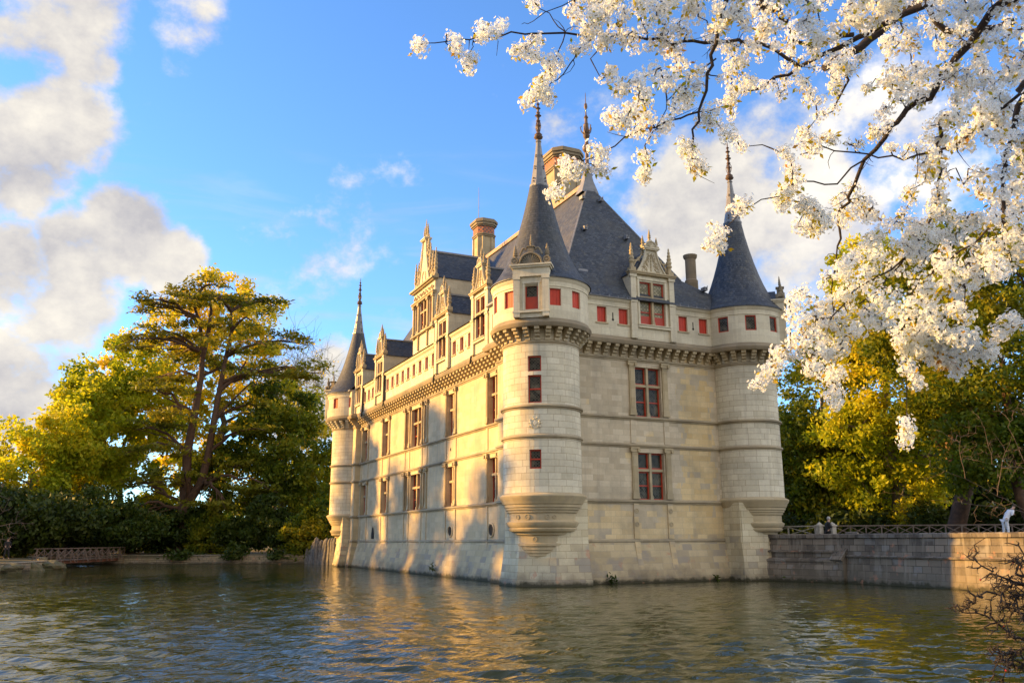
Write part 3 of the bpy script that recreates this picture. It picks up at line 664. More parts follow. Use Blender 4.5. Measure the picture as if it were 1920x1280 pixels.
# -- left facade -------------------------------------------------
LW = [(34.15,36.5),(27.65,29.9),(12.25,14.35),(4.95,7.05)]      # pilaster-to-pilaster spans (y)
LWC = (18.1,23.6)
def span_holes():
    hs = []
    for a, b in LW: hs.append((a+0.28, b-0.28))
    a, b = LWC; w = (b-a)
    hs += [(a+0.25, a+0.95), (a+1.55, b-1.55), (b-0.95, b-0.25)]
    return hs
LH = span_holes()
mb = MB(); holes = []
for a, b in LH: holes += [(-b,-a,S1+0.08,MM-0.42), (-b,-a,S2+0.1,CC-0.45)]
wall_panel(mb, (0,0), (0,-1), (1,0), -37.2, -3.6, B0, CC+1.2, holes, WD)
cb(mb, 'facade_wall', MT['stone_left'])
# battered base
mb = MB(); mb.face([(-0.55,3.6,-1),(-0.55,37.2,-1),(-0.55,37.2,0.25),(-0.55,3.6,0.25)][::-1]); mb.face([(-0.55,3.6,0.25),(-0.55,37.2,0.25),(0.0,37.2,B0),(0,3.6,B0)][::-1])
cb(mb, 'base_wall', MT['stone_base'])
for i, (a, b) in enumerate(LH):
    w = b-a
    for z0, z1 in ((S1+0.08,MM-0.42),(S2+0.1,CC-0.45)):
        if w > 1.2: window(0.36, (a+b)/2, z0, -PI/2, round(w,1), z1-z0, 'cross')
        else: window(0.36, (a+b)/2, z0, -PI/2, 0.7, z1-z0, 'double')
# pilasters, continued down the base
def pilaster(mb, x, y, out, along, z0, z1, w=0.30, d=0.09, cap=True, base=True):
    """out/along = unit vectors in plan"""
    def bx(a0,a1,b0,b1,c0,c1):
        T = Matrix(((along[0],-out[0],0,x),(along[1],-out[1],0,y),(0,0,1,0),(0,0,0,1))); old = mb.T; mb.T = T; mb.box(a0,a1,b0,b1,c0,c1); mb.T = old
    bx(-w/2,w/2,-d,0.03,z0,z1)
    bx(-w/2+0.07,w/2-0.07,-d-0.02,-d+0.01,z0+0.45,z1-0.55)
    if base: bx(-w/2-.06,w/2+.06,-d-.06,0.03,z0,z0+0.12); bx(-w/2-.03,w/2+.03,-d-.03,0.03,z0+0.122,z0+0.34)
    if cap:
        bx(-w/2-.03,w/2+.03,-d-.03,0.03,z1-0.40,z1-0.34); bx(-w/2-.05,w/2+.05,-d-.05,0.03,z1-0.30,z1-0.10); bx(-w/2-.12,w/2+.12,-d-.10,0.03,z1-0.098,z1-0.01)
        T = Matrix(((along[0],-out[0],0,x),(along[1],-out[1],0,y),(0,0,1,0),(0,0,0,1)))
        for sx in (-1,1):
            old = mb.T; mb.T = T @ Matrix.Translation((sx*(w/2+0.06),-d-.07,z1-0.20)) @ Matrix.Rotation(PI/2, 4, 'X'); mb.lathe((0,0,0),[(0.001,-.05),(0.10,-.05),(0.11,0),(0.10,.05),(0.001,.05)],10); mb.T = old
def strip(mb, x, y, out, along, z0, z1, w=0.30, d=0.05):
    T = Matrix(((along[0],-out[0],0,x),(along[1],-out[1],0,y),(0,0,1,0),(0,0,0,1))); old = mb.T; mb.T = T
    mb.box(-w/2,w/2,-d,0.03,z0,z1); mb.T = old
mb = MB(); mb2 = MB()
ys = [y for s_ in LW for y in (s_[0]+0.12, s_[1]-0.12)]+[LWC[0]+0.12, LWC[0]+1.25, LWC[1]-1.25, LWC[1]-0.12]
for y in ys:
    for z0, z1 in ((S1+0.12,MM-0.12),(S2+0.14,CC-0.12)): mark(mb); pilaster(mb, 0, y, (-1,0), (0,-1), z0, z1, 0.26, 0.09)
    mark(mb2); strip(mb2, 0, y, (-1,0), (0,-1), MM+0.12, S2-0.12, 0.24, 0.05); mark(mb2); strip(mb2, 0, y, (-1,0), (0,-1), B0+0.1, S1-0.12, 0.24, 0.06)
    mark(mb2); mb2.mesh([(-0.06,y-.12,B0-0.05),(-0.06,y+.12,B0-0.05),(-0.2,y+.12,1.35),(-0.2,y-.12,1.35),(0.05,y-.12,B0-0.05),(0.05,y+.12,B0-0.05),(0.1,y+.12,1.35),(0.1,y-.12,1.35)],[(0,1,2,3)[::-1],(0,3,7,4)[::-1],(1,5,6,2)[::-1],(3,2,6,7)[::-1]])
each(mb, 'pilaster', MT['stone_trim']); each(mb2, 'wall_strip', MT['stone_left'])
# piers at either end of the left facade
for y0, y1, nm in ((0.4,4.2,'near'),(36.95,39.6,'far')):
    mb = MB(); mb.plan([(-.51,y0),(0.6,y0),(0.6,y1),(-.51,y1)], B0, CC+1.2); cb(mb, 'corner_pier', MT['stone_left'])
    mb = MB(); mb.plan([(-1.05,y0-.2),(0.6,y0-.2),(0.6,y1+.4),(-1.05,y1+.4)], -1, B0, [(-.51,y0),(0.6,y0),(0.6,y1),(-.51,y1)]); cb(mb, 'pier_base', MT['stone_base'])

# -- right facade ------------------------------------------------
RX = (6.52,8.32)
mb = MB(); holes = [(RX[0],RX[1],S1+0.08,MM-0.42),(RX[0],RX[1],S2+0.1,CC-0.45)]
wall_panel(mb, (0,0), (1,0), (0,1), 1.9, 12.9, B0, CC+1.2, holes, WD); cb(mb, 'facade_wall', MT['stone_right'])
for z0, z1 in ((S1+0.08,MM-0.42),(S2+0.1,CC-0.45)): window((RX[0]+RX[1])/2, 0.30, z0, 0, RX[1]-RX[0], z1-z0, 'cross')
mb = MB(); mb.face([(1.5,-0.5,-1),(13.2,-0.5,-1),(13.2,-0.5,0.25),(1.5,-0.5,0.25)]); mb.face([(1.5,-0.5,0.25),(13.2,-0.5,0.25),(13.2,0,B0),(1.5,0,B0)]); cb(mb, 'base_wall', MT['stone_base'])
mb = MB(); mb2 = MB()
for x in (RX[0]-0.27, RX[1]+0.27):
    for z0, z1 in ((S1+0.12,MM-0.12),(S2+0.14,CC-0.12)): mark(mb); pilaster(mb, x, 0, (0,-1), (1,0), z0, z1, 0.36, 0.10)
    mark(mb2); strip(mb2, x, 0, (0,-1), (1,0), MM+0.12, S2-0.12, 0.36, 0.05); mark(mb2); strip(mb2, x, 0, (0,-1), (1,0), B0+0.1, S1-0.12, 0.36, 0.06)
    mark(mb2); mb2.mesh([(x-.18,-0.06,B0-0.05),(x+.18,-0.06,B0-0.05),(x+.18,-0.42,0.55),(x-.18,-0.42,0.55),(x-.18,0.05,B0-0.05),(x+.18,0.05,B0-0.05),(x+.18,0.1,0.55),(x-.18,0.1,0.55)],[(0,3,2,1),(0,4,7,3),(1,2,6,5),(3,7,6,2)])
each(mb, 'pilaster', MT['stone_trim']); each(mb2, 'wall_strip', MT['stone_right'])
# round bosses on the strips below the sills
mb = MB()
for x in (RX[0]-0.27, RX[1]+0.27):
    for z in (3.95,3.2): 
        mark(mb); mb.T = Matrix.Translation((x,-0.06,z)) @ Matrix.Rotation(PI/2, 4, 'X'); mb.lathe((0,0,0),[(0.13,0),(0.14,0.03),(0.10,0.035),(0.08,0.015),(0.04,0.02),(0.001,0.03)],14)
mb.T = None; each(mb, 'boss', MT['stone_trim'], 40)

# ---- string courses
def profS(z, d=0.14): return [(0,z-0.16),(d*0.35,z-0.15),(d*0.5,z-0.08),(d,z-0.05),(d,z+0.03),(d*0.7,z+0.06),(0,z+0.10)]
LPATH = [(0.0,36.95),(0.0,4.2)]
def lpath(): return [(-.51,39.2),(-.51,36.95),(0,36.95),(0,4.2),(-.51,4.2),(-.51,1.2)]
def outw(path): return path[::-1]
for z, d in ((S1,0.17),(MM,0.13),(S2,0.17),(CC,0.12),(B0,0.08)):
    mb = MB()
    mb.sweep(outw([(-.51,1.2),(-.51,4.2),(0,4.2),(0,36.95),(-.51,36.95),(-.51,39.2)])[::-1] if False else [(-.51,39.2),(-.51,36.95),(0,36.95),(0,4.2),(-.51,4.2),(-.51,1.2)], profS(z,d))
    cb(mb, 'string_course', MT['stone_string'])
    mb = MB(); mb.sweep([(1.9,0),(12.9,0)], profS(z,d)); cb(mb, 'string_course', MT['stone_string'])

# ---- bracket course, ledge and parapet
def bracket(mb, w=0.27):
    """one stepped corbel, local: -y outwards from y=0, top at z=0"""
    for i in range(4):
        d = 0.16+0.155*i; z1 = -0.66+0.165*(i+1)
        mb.box(-w/2, w/2, -d, 0.02, z1-0.165+(0.02 if i else 0), z1-0.0)
        mb.box(-w/2, w/2, -d+0.05, 0.02, z1-0.165, z1-0.143) if i else None
_br = None
def one_bracket(x, y, rz, mat, z=13.5):
    global _br
    if _br is None:
        mb = MB(); bracket(mb); _br = mb.build('bracket', mat, data_only=True)
    link('bracket', _br, castle, loc(x,y,z), rz)
def bracket_row(x, y, along, out, n, step, z=13.5, single=0):
    mb = MB()
    for i in range(n):
        if i < single: one_bracket(x+along[0]*step*i, y+along[1]*step*i, math.atan2(out[1],out[0])+PI/2, MT['stone_trim']); continue
        mb.T = Matrix(((along[0],-out[0],0,x+along[0]*step*i),(along[1],-out[1],0,y+along[1]*step*i),(0,0,1,z),(0,0,0,1))); bracket(mb)
    mb.T = None; return mb
tag(cb(bracket_row(0,4.65,(0,1),(-1,0),53,0.612,single=44), 'bracket_course', MT['stone_trim']), kind='stuff')
bracket_row(-.5,2.1,(0,1),(-1,0),4,0.6,single=4); tag(cb(bracket_row(-.5,37.2,(0,1),(-1,0),4,0.6), 'bracket_course', MT['stone_trim']), kind='stuff')
bracket_row(2.55,0,(1,0),(0,-1),17,0.612,single=17)
LEDGE = [(0,13.5),(0.66,13.5),(0.70,13.56),(0.74,13.72),(0.70,13.80),(0.62,13.86),(0.58,13.95),(0,13.95)]
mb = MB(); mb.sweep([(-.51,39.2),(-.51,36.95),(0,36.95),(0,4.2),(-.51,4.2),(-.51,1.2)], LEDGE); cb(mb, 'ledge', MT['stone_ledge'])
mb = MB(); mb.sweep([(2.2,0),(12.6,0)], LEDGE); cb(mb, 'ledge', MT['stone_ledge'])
SZ0, SZ1 = 14.7, 15.65
LD = [(34.4,37.0),(27.6,30.3),(12.05,14.8),(5.25,7.8)]       # dormer spans on the left parapet
lsm = [33.95,32.7,31.45, 26.9,25.55,24.2,22.8,21.4,20.0,18.55,17.05,15.6, 11.4,10.0,8.55]
for a, b in ((37.0,37.6),(30.3,34.4),(14.8,27.6),(7.8,12.05),(3.6,5.25)):
    mb = MB(); wall_panel(mb, (-.58,0), (0,-1), (1,0), -b, -a, 13.9, EV, [(-y-.33,-y+.33,SZ0,SZ1) for y in lsm if a < y < b], 0.30); cb(mb, 'parapet_wall', MT['stone_crown'])
for y in lsm: window(-.58+0.24, y, SZ0, -PI/2, 0.66, SZ1-SZ0, 'shut')
rsm = [(4.0,0.68),(5.48,0.62),(9.76,0.62),(11.28,0.64)]
for a, b in ((1.9,5.95),(9.1,12.9)):
    mb = MB(); wall_panel(mb, (0,-.58), (1,0), (0,1), a, b, 13.9, EV, [(x-.32,x+.32,SZ0,SZ1) for x, w in rsm if a < x < b], 0.26); cb(mb, 'parapet_wall', MT['stone_crown'])
for x, w in rsm: window(x, -.58+0.16, SZ0, 0, 0.64, SZ1-SZ0, 'shut')
# pier parapets (they stand further out)
for y0, y1, wy in ((1.2,4.2,[3.45]),(36.95,39.4,[38.6,37.5])):
    mb = MB(); wall_panel(mb, (-1.08,0), (0,-1), (1,0), -y1, -y0, 13.9, EV, [(-y-.3,-y+.3,SZ0,SZ1) for y in wy], 0.28); mb.face([(-1.08,y0,13.9),(-.5,y0,13.9),(-.5,y0,EV),(-1.08,y0,EV)]); mb.face([(-1.08,y1,13.9),(-1.08,y1,EV),(-.5,y1,EV),(-.5,y1,13.9)]); cb(mb, 'parapet_wall', MT['stone_crown'])
    for y in wy: window(-1.08+0.22, y, SZ0, -PI/2, 0.6, SZ1-SZ0, 'shut')
    mb = MB(); mb.plan([(-1.3,y0),(0,y0),(0,y1+.1),(-1.3,y1+.1)], EV, EV+0.12); cb(mb, 'roof_edge', MT['lead'])
    mb = MB(); mb.mesh([(-1.3,y0,EV+.12),(-1.3,y1+.1,EV+.12),(0.6,y1+.1,EV+1.6),(0.6,y0,EV+1.6)], [(0,3,2,1)]); cb(mb, 'pier_roof', MT['slate'])
# arrow-slit keyholes between the small windows
mb = MB()
for x in (4.75,10.5,12.05): mark(mb); mb.box(x-.03,x+.03,-.592,-.5,14.95,15.35); mb.T = Matrix.Translation((x,-.592,14.92)) @ Matrix.Rotation(PI/2,4,'X'); mb.lathe((0,0,0),[(0.001,0.0),(0.075,0.0),(0.075,-.05)],10); mb.T = None
for y in [33.3,32.1,26.2,24.9,23.5,22.1,20.7,19.3,17.8,16.3,10.7,9.25]: mark(mb); mb.box(-.592,-.5,y-.03,y+.03,14.9,15.3); mb.box(-.593,-.5,y-.07,y+.07,14.82,14.92)
each(mb, 'arrow_slit', MT['dark'])
EAVE = [(0.58,EV-0.5),(0.62,EV-0.48),(0.62,EV-0.42),(0.58,EV-0.40),(0.60,EV-0.22),(0.72,EV-0.10),(0.76,EV),(0.5,EV)]
for a, b in ((37.0,40.2),(30.3,34.4),(14.8,27.6),(7.8,12.05),(3.6,5.25)):
    mb = MB(); mb.sweep([(0,b),(0,a)], EAVE); 
    if a < 36: cb(mb, 'cornice', MT['stone_crown'])
for a, b in ((2.2,5.95),(9.1,12.7)):
    mb = MB(); mb.sweep([(a,0),(b,0)], EAVE); cb(mb, 'cornice', MT['stone_crown'])
    mb = MB(); mb.tube([(a,-.80,EV+.03),(b,-.80,EV+.03)], 0.055, 6); [mb.box(a+k*0.62+.3,a+k*.62+.34,-.86,-.72,EV-.02,EV+.13) for k in range(int((b-a)/0.62))]; cb(mb, 'gutter', MT['lead'])
# window lintel hoods and sills on the parapet openings
mb = MB()
for x, w in rsm: mark(mb); mb.box(x-.42,x+.42,-.64,-.56,SZ0-.09,SZ0-.003)
for y in lsm: mark(mb); mb.box(-.64,-.56,y-.40,y+.40,SZ0-.09,SZ0-.003)
each(mb, 'sill', MT['stone_trim'])

# ---- round towers
def vis(a): return math.cos(a-R_(-120)) > 0.02
def tower(c, R, Rc, wall_holes, crown_holes, nbr, tag_, seg=56, corb_c=0.96):
    par = []
    mb = MB(); cyl_panel(mb, c, R, S1, CC+1.2, wall_holes, 0.28); cb(mb, 'tower_wall', MT['stone_tower'], 30)
    for z, d in ((MM,0.14),(S2,0.18),(CC,0.10)):
        mb = MB(); mb.lathe((c[0],c[1],0), [(R-0.02+o, zz) for o, zz in profS(z,d)], seg); cb(mb, 'string_course', MT['stone_string'], 35)
    # ring and corbel below the round wall
    prof = [(0.80,1.18),(0.93,1.22),(0.96,1.36),(1.02,1.38),(1.04,1.52),(1.12,1.54),(1.14,1.68),(1.21,1.70),(1.23,1.84),(1.29,1.86),(1.31,2.02),(1.40,2.05),(1.42,2.16),(1.36,2.20),(1.36,2.58),(1.50,2.62),(1.54,2.74),(1.80,2.80),(1.88,2.92),(1.82,2.98),(1.90,3.04),(1.98,3.18),(2.0,3.26),(1.90,3.30),(1.84,3.36),(1.84,3.72),(1.93,3.76),(1.95,3.86),(2.02,3.90),(2.04,4.0),(2.10,4.03),(2.12,4.16),(2.18,4.2),(2.26,4.38),(2.34,4.48),(2.38,4.60),(2.34,4.66),(2.12,4.76)]
    k = R/2.13
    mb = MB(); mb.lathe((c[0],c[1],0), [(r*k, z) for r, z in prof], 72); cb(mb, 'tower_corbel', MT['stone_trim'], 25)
    mb = MB()
    for i in range(nbr):
        a = 2*PI*i/nbr+0.05
        if tag_ != 'far' and vis(a): one_bracket(c[0]+(R-0.03)*math.cos(a), c[1]+(R-0.03)*math.sin(a), a+PI/2, None); continue
        mb.T = Matrix.Translation((c[0]+(R-0.03)*math.cos(a), c[1]+(R-0.03)*math.sin(a), 13.5)) @ Matrix.Rotation(a+PI/2, 4, 'Z'); bracket(mb)
    mb.T = None; tag(cb(mb, 'bracket_course', MT['stone_tower']), kind='stuff')
    mb = MB(); mb.lathe((c[0],c[1],0), [(R-.05,13.5),(Rc+.08,13.5),(Rc+.12,13.56),(Rc+.17,13.7),(Rc+.14,13.78),(Rc+.05,13.85),(Rc+0.02,13.95),(Rc-.1,13.96)], seg); cb(mb, 'ledge', MT['stone_ledge'], 30)
    mb = MB(); cyl_panel(mb, c, Rc, 13.9, EV, crown_holes, 0.22); cb(mb, 'crown_wall', MT['stone_crown'], 30)
    mb = MB(); mb.lathe((c[0],c[1],0), [(Rc-.02,EV-.5),(Rc+.04,EV-.48),(Rc+.04,EV-.42),(Rc,EV-.4),(Rc+.02,EV-.2),(Rc+.10,EV-.1),(Rc+.14,EV),(Rc-.2,EV+.02)], seg); cb(mb, 'cornice', MT['stone_crown'], 30)
    # conical roof with bell-cast eaves, lead cap, finial
    kk = Rc/2.7
    prof = [(2.90*kk,EV+0.0),(2.90*kk,EV+.06),(2.62*kk,EV+0.35),(2.28*kk,EV+0.85),(1.98*kk,EV+1.4),(1.72*kk,EV+2.0),(1.47*kk,EV+2.7),(1.22*kk,EV+3.5),(0.98*kk,EV+4.4),(0.75*kk,EV+5.4),(0.56,EV+6.35)]
    mb = MB(); mb.lathe((c[0],c[1],0), prof, seg); cb(mb, 'cone_roof', MT['slate'], 30)
    z = EV+6.3; mb = MB()
    mb.lathe((c[0],c[1],0), [(0.57,z-.03),(0.60,z),(0.60,z+.12),(0.54,z+.16),(0.43,z+.8),(0.33,z+1.5),(0.22,z+2.3),(0.15,z+2.9),(0.19,z+2.95),(0.17,z+3.02),(0.10,z+3.05)], 8); cb(mb, 'lead_cap', MT['lead'], 20)
    mb = MB(); zz = z+3.0
    mb.lathe((c[0],c[1],0), [(0.10,zz-.05),(0.12,zz+.1),(0.26,zz+.2),(0.28,zz+.28),(0.2,zz+.34),(0.24,zz+.42),(0.15,zz+.5),(0.09,zz+.62),(0.10,zz+.9),(0.16,zz+1.0),(0.10,zz+1.08),(0.07,zz+1.2),(0.14,zz+1.32),(0.07,zz+1.42),(0.10,zz+1.58),(0.20,zz+1.66),(0.08,zz+1.74),(0.13,zz+1.86),(0.06,zz+1.94),(0.08,zz+2.08),(0.16,zz+2.14),(0.07,zz+2.22),(0.05,zz+2.36),(0.11,zz+2.42),(0.04,zz+2.5),(0.03,zz+2.8),(0.005,zz+2.95)], 10)
    cb(mb, 'finial', MT['iron'], 40); mb = MB()
    for q in range(4):
        a = q*PI/2+0.4
        for (rr, zc, s_) in ((0.62,z+0.45,0.17),(0.50,z+1.25,0.13),(0.38,z+2.0,0.10)):
            pts = [(c[0]+(rr-.1+s_*t*math.cos(t*5.0))*math.cos(a), c[1]+(rr-.1+s_*t*math.cos(t*5.0))*math.sin(a), zc+s_*t*math.sin(t*5.0)) for t in [k_/8 for k_ in range(9)]]
            mark(mb); mb.tube(pts, 0.034, 5)
        pts = [(c[0]+(0.1+0.1*math.sin(t*PI))*math.cos(a), c[1]+(0.1+0.1*math.sin(t*PI))*math.sin(a), zz+0.62+0.65*t) for t in [k_/6 for k_ in range(7)]]; mark(mb); mb.tube(pts, 0.024, 4)
    each(mb, 'finial_scroll', MT['iron'], 40)
def hang(c, R, a, w): return (a-w/2/R, a+w/2/R)
D = math.radians
# near tower
aN = D(-127)
wh = [hang(NTc,NTr,aN,0.74)+(9.45,10.95), hang(NTc,NTr,aN,0.74)+(11.15,12.0), hang(NTc,NTr,aN,0.64)+(5.98,6.98)]
nt_small = [D(-184+360),D(-157),D(-99.5),D(-70)]
ch = [hang(NTc,2.7,a,0.66)+(SZ0-.05,SZ1-.05) for a in (D(-157),D(-99.5),D(-70))]+[hang(NTc,2.7,D(174),0.6)+(SZ0-.05,SZ1-.05), (aN-0.13,aN+0.13,14.35,15.75)]
tower(NTc, NTr, 2.7, wh, ch, 26, 'near')
def on_tower(c, R, a, z, w, h, kind, inset=0.2): return window(c[0]+(R-inset)*math.cos(a), c[1]+(R-inset)*math.sin(a), z, a+PI/2, w, h, kind)
on_tower(NTc,NTr,aN,9.45,0.74,1.5,'double'); on_tower(NTc,NTr,aN,11.15,0.74,0.85,'single'); on_tower(NTc,NTr,aN,5.98,0.64,1.0,'double')
for a in (D(-157),D(-99.5),D(-70)): on_tower(NTc,2.7,a,SZ0-.05,0.66,0.95,'shut',0.14)
on_tower(NTc,2.7,D(174),SZ0-.05,0.6,0.95,'shut',0.14)
# right tower
rts = [D(-152),D(-115),D(-79)]
tower(RTc, RTr, 2.62, [], [hang(RTc,2.62,a,0.68)+(SZ0,SZ1) for a in rts], 25, 'right')
for a in rts: on_tower(RTc,2.62,a,SZ0,0.68,0.95,'single',0.14)
# far tower
fts = [D(-150),D(177),D(-112)]
tower(FTc, FTr, 2.7, [], [hang(FTc,2.7,a,0.62)+(SZ0,SZ1) for a in fts], 26, 'far')
for a in fts: on_tower(FTc,2.7,a,SZ0,0.62,0.95,'shut',0.14)
# corner blocks under the towers, chamfered on the outer diagonal
def corner_block(c, sx, sy, s=1.35, ch_=1.42, zt=4.45):
    """sx, sy = signs pointing away from the building"""
    s2 = s+0.0
    def outline(e):
        a = s2+e; k = ch_*(1+e*0.3)
        g = -2.0-e*0.1; pts = [(g,g),(a,g),(a,a-k),(a-k,a),(g,a)]
        pts = [(c[0]+sx*x, c[1]+sy*y) for x, y in pts]
        return pts if sx*sy > 0 else pts[::-1]
    mb = MB(); mb.plan(outline(0.0), B0, zt, outline(0.0)); mb.plan(outline(0.28), 0.25, B0-.0005, outline(0.0)); mb.plan(outline(0.28), -1, 0.2495); mb.plan(outline(0.34), -1, 0.3)
    cb(mb, 'corner_block', MT['stone_block'])
corner_block(NTc,-1,-1); corner_block(RTc,1,-1,1.3,1.3); corner_block(FTc,-1,1)
mb = MB(); mb.plan([(12.5,-1.56),(14.4,-1.56),(14.4,0.5),(12.5,0.5)], B0-.3, 4.0); mb.plan([(12.2,-1.88),(14.5,-1.88),(14.5,0.5),(12.2,0.5)], -1, B0-.3, [(12.5,-1.56),(14.4,-1.56),(14.4,0.5),(12.5,0.5)])
mb.mesh([(12.5,-1.56,4.0),(14.4,-1.56,4.0),(14.4,.5,4.0),(12.5,.5,4.0),(13.9,-.7,4.75)],[(0,1,4),(1,2,4),(2,3,4),(3,0,4)]); cb(mb, 'corner_block', MT['stone_block'])
# worn coat of arms and medallions on the near tower
def relief(c, R, a, z, s=0.55):
    rnd = random.Random(3); mb = MB(); mb.T = Matrix.Translation((c[0]+R*math.cos(a), c[1]+R*math.sin(a), z)) @ Matrix.Rotation(a+PI/2, 4, 'Z') @ Matrix.Rotation(PI/2, 4, 'X')
    def bl(x, y, rx, ry): mb.mesh([(x+rx*math.cos(t*PI/4), y+ry*math.sin(t*PI/4), -0.01) for t in range(8)]+[(x+.6*rx*math.cos(t*PI/4), y+.6*ry*math.sin(t*PI/4), 0.05) for t in range(8)], [(t,(t+1)%8,8+(t+1)%8,8+t) for t in range(8)]+[tuple(range(8,16))])
    bl(0,0,.12,.17); bl(0,.26,.13,.06)
    for sx in (-1,1):
        bl(sx*.22,0.02,.07,.13); bl(sx*.26,.15,.06,.07); bl(sx*.17,-.14,.05,.06); bl(sx*.28,-.15,.07,.045); bl(sx*.12,.31,.04,.05); bl(sx*.33,.02,.04,.04)
    bl(0,-.24,.3,.04); return mb
cb(relief(NTc,NTr,aN,8.35), 'coat_of_arms', MT['stone_tower'])
mb = MB()
for da, z, r in ((-.28,3.53,.15),(-.62,3.53,.13),(.3,3.53,.12),(.5,3.53,.1),(-.15,2.4,.13)):
    a = aN-PI*0+da; rr = 1.85 if z > 3 else 1.37; mark(mb)
    mb.T = Matrix.Translation((NTc[0]+rr*math.cos(a), NTc[1]+rr*math.sin(a), z)) @ Matrix.Rotation(a+PI/2, 4, 'Z') @ Matrix.Rotation(PI/2, 4, 'X'); mb.lathe((0,0,0), [(r,-.02),(r,.03),(r*.75,.035),(r*.6,.01),(r*.3,.015),(.001,.03)], 12)
mb.T = None; each(mb, 'medallion', MT['stone_trim'], 40)
# ---- main roof: steep hipped slate roof with bell-cast eaves
RZ = 25.6; AX, AY = 6.1, 4.2
mb = MB()
def lvl(x0, x1, y0, y1, z): return [(x0,y0,z),(x1,y0,z),(x1,y1,z),(x0,y1,z)]
l0, l1, l2 = lvl(-.86,15.2,-.86,40.9,EV+.05), lvl(.5,13.4,-.25,40.2,17.1), lvl(2.2,10.5,.4,39.4,18.3)
apN, apF = (AX, AY, RZ), (AX, 35.2, RZ)
for a, b in ((l0,l1),(l1,l2)):
    for i in range(4): mb.face([a[i], a[(i+1) % 4], b[(i+1) % 4], b[i]])
mb.face([l2[0], l2[1], apN]); mb.face([l2[1], l2[2], apF, apN]); mb.face([l2[2], l2[3], apF]); mb.face([l2[3], l2[0], apN, apF])
mb.face(l0[::-1])
cb(mb, 'main_roof', MT['slate'])
mb = MB(); mb.bar((AX,AY,RZ+.02),(AX,35.2,RZ+.02),0.36,0.30); cb(mb, 'ridge_capping', simple('warm_ridge_stone', (0.50,0.34,0.25),(0.35,0.22,0.16),0.8,3))
for e in (l2[0], l2[1]):
    mb = MB(); mb.bar(e, apN, 0.10, 0.07); cb(mb, 'hip_capping', MT['lead'])
# lead cap and finial at the near apex
mb = MB(); q = lambda h, k: [(AX-h, AY-h*0.55, RZ-k),(AX+h,AY-h*0.55,RZ-k),(AX+h,AY+h,RZ-k),(AX-h,AY+h,RZ-k)]
a, b, c_ = q(0.64,0.75), q(0.34,-0.15), q(0.15,-1.2)
for s_, t_ in ((a,b),(b,c_)):
    for i in range(4): mb.face([s_[i], s_[(i+1) % 4], t_[(i+1) % 4], t_[i]])
cb(mb, 'lead_cap', MT['lead'])
mb = MB(); z = RZ+0.75
mb.lathe((AX,AY,0), [(.17,z),(.17,z+.3),(.13,z+.5),(.12,z+1.5),(.22,z+1.6),(.30,z+1.72),(.30,z+1.82),(.18,z+1.9),(.26,z+2.0),(.14,z+2.1),(.11,z+2.5),(.19,z+2.6),(.24,z+2.75),(.13,z+2.86),(.22,z+3.0),(.15,z+3.5),(.17,z+3.6),(.11,z+3.7),(.10,z+4.0),(.16,z+4.1),(.05,z+4.3),(.04,z+4.7),(.12,z+4.85),(.10,z+5.1),(.03,z+5.2),(.02,z+5.9),(.004,z+6.0)], 12)
cb(mb, 'finial', MT['iron'], 40); mb = MB()
for k_ in range(5):
    an = k_*2*PI/5; mark(mb); mb.tube([(AX+.15*math.cos(an),AY+.15*math.sin(an),z+2.85),(AX+.34*math.cos(an),AY+.34*math.sin(an),z+3.1),(AX+.40*math.cos(an),AY+.40*math.sin(an),z+3.4),(AX+.3*math.cos(an),AY+.3*math.sin(an),z+3.5)], [.05,.045,.04,.02], 5)
    mark(mb); mb.tube([(AX+(.1+.35*t)*math.cos(an), AY+(.1+.35*t)*math.sin(an), z+.1+.2*math.sin(t*6)) for t in (0,.2,.4,.6,.8,1)], .03, 4)
each(mb, 'finial_scroll', MT['iron'], 40)
# little hooks, snow guards and roof vents
mb = MB(); rnd = random.Random(7)
for (x, y, z) in [(4.4,1.95,21.3),(7.4,1.85,21.1),(5.1,3.35,24.0),(6.5,3.4,24.1),(9.3,.75,19.0),(3.0,12.5,20.0),(3.4,26,20.8),(3.7,8.3,21.3),(11.9,.0,17.7),(4.6,17,23.0),(2.9,6.8,19.7)]:
    mark(mb); mb.box(x-.12,x+.12,y-.3,y+.1,z-.05,z+.18); mb.tube([(x,y-.3,z),(x,y-.45,z+.2)],.03,4)
each(mb, 'roof_hook', MT['lead'])
# dormer-like skylight of lead beside the near tower, as seen from the moat
mb = MB(); mb.prism([(-.42,0),(.42,0),(.3,.75),(-.3,.75)], -0.12, 0.5); mb.v = [Matrix.Translation((3.3,0.12,17.35)) @ Matrix.Rotation(R_(-20),4,'X') @ p for p in mb.v]; cb(mb, 'roof_hatch', MT['lead'])

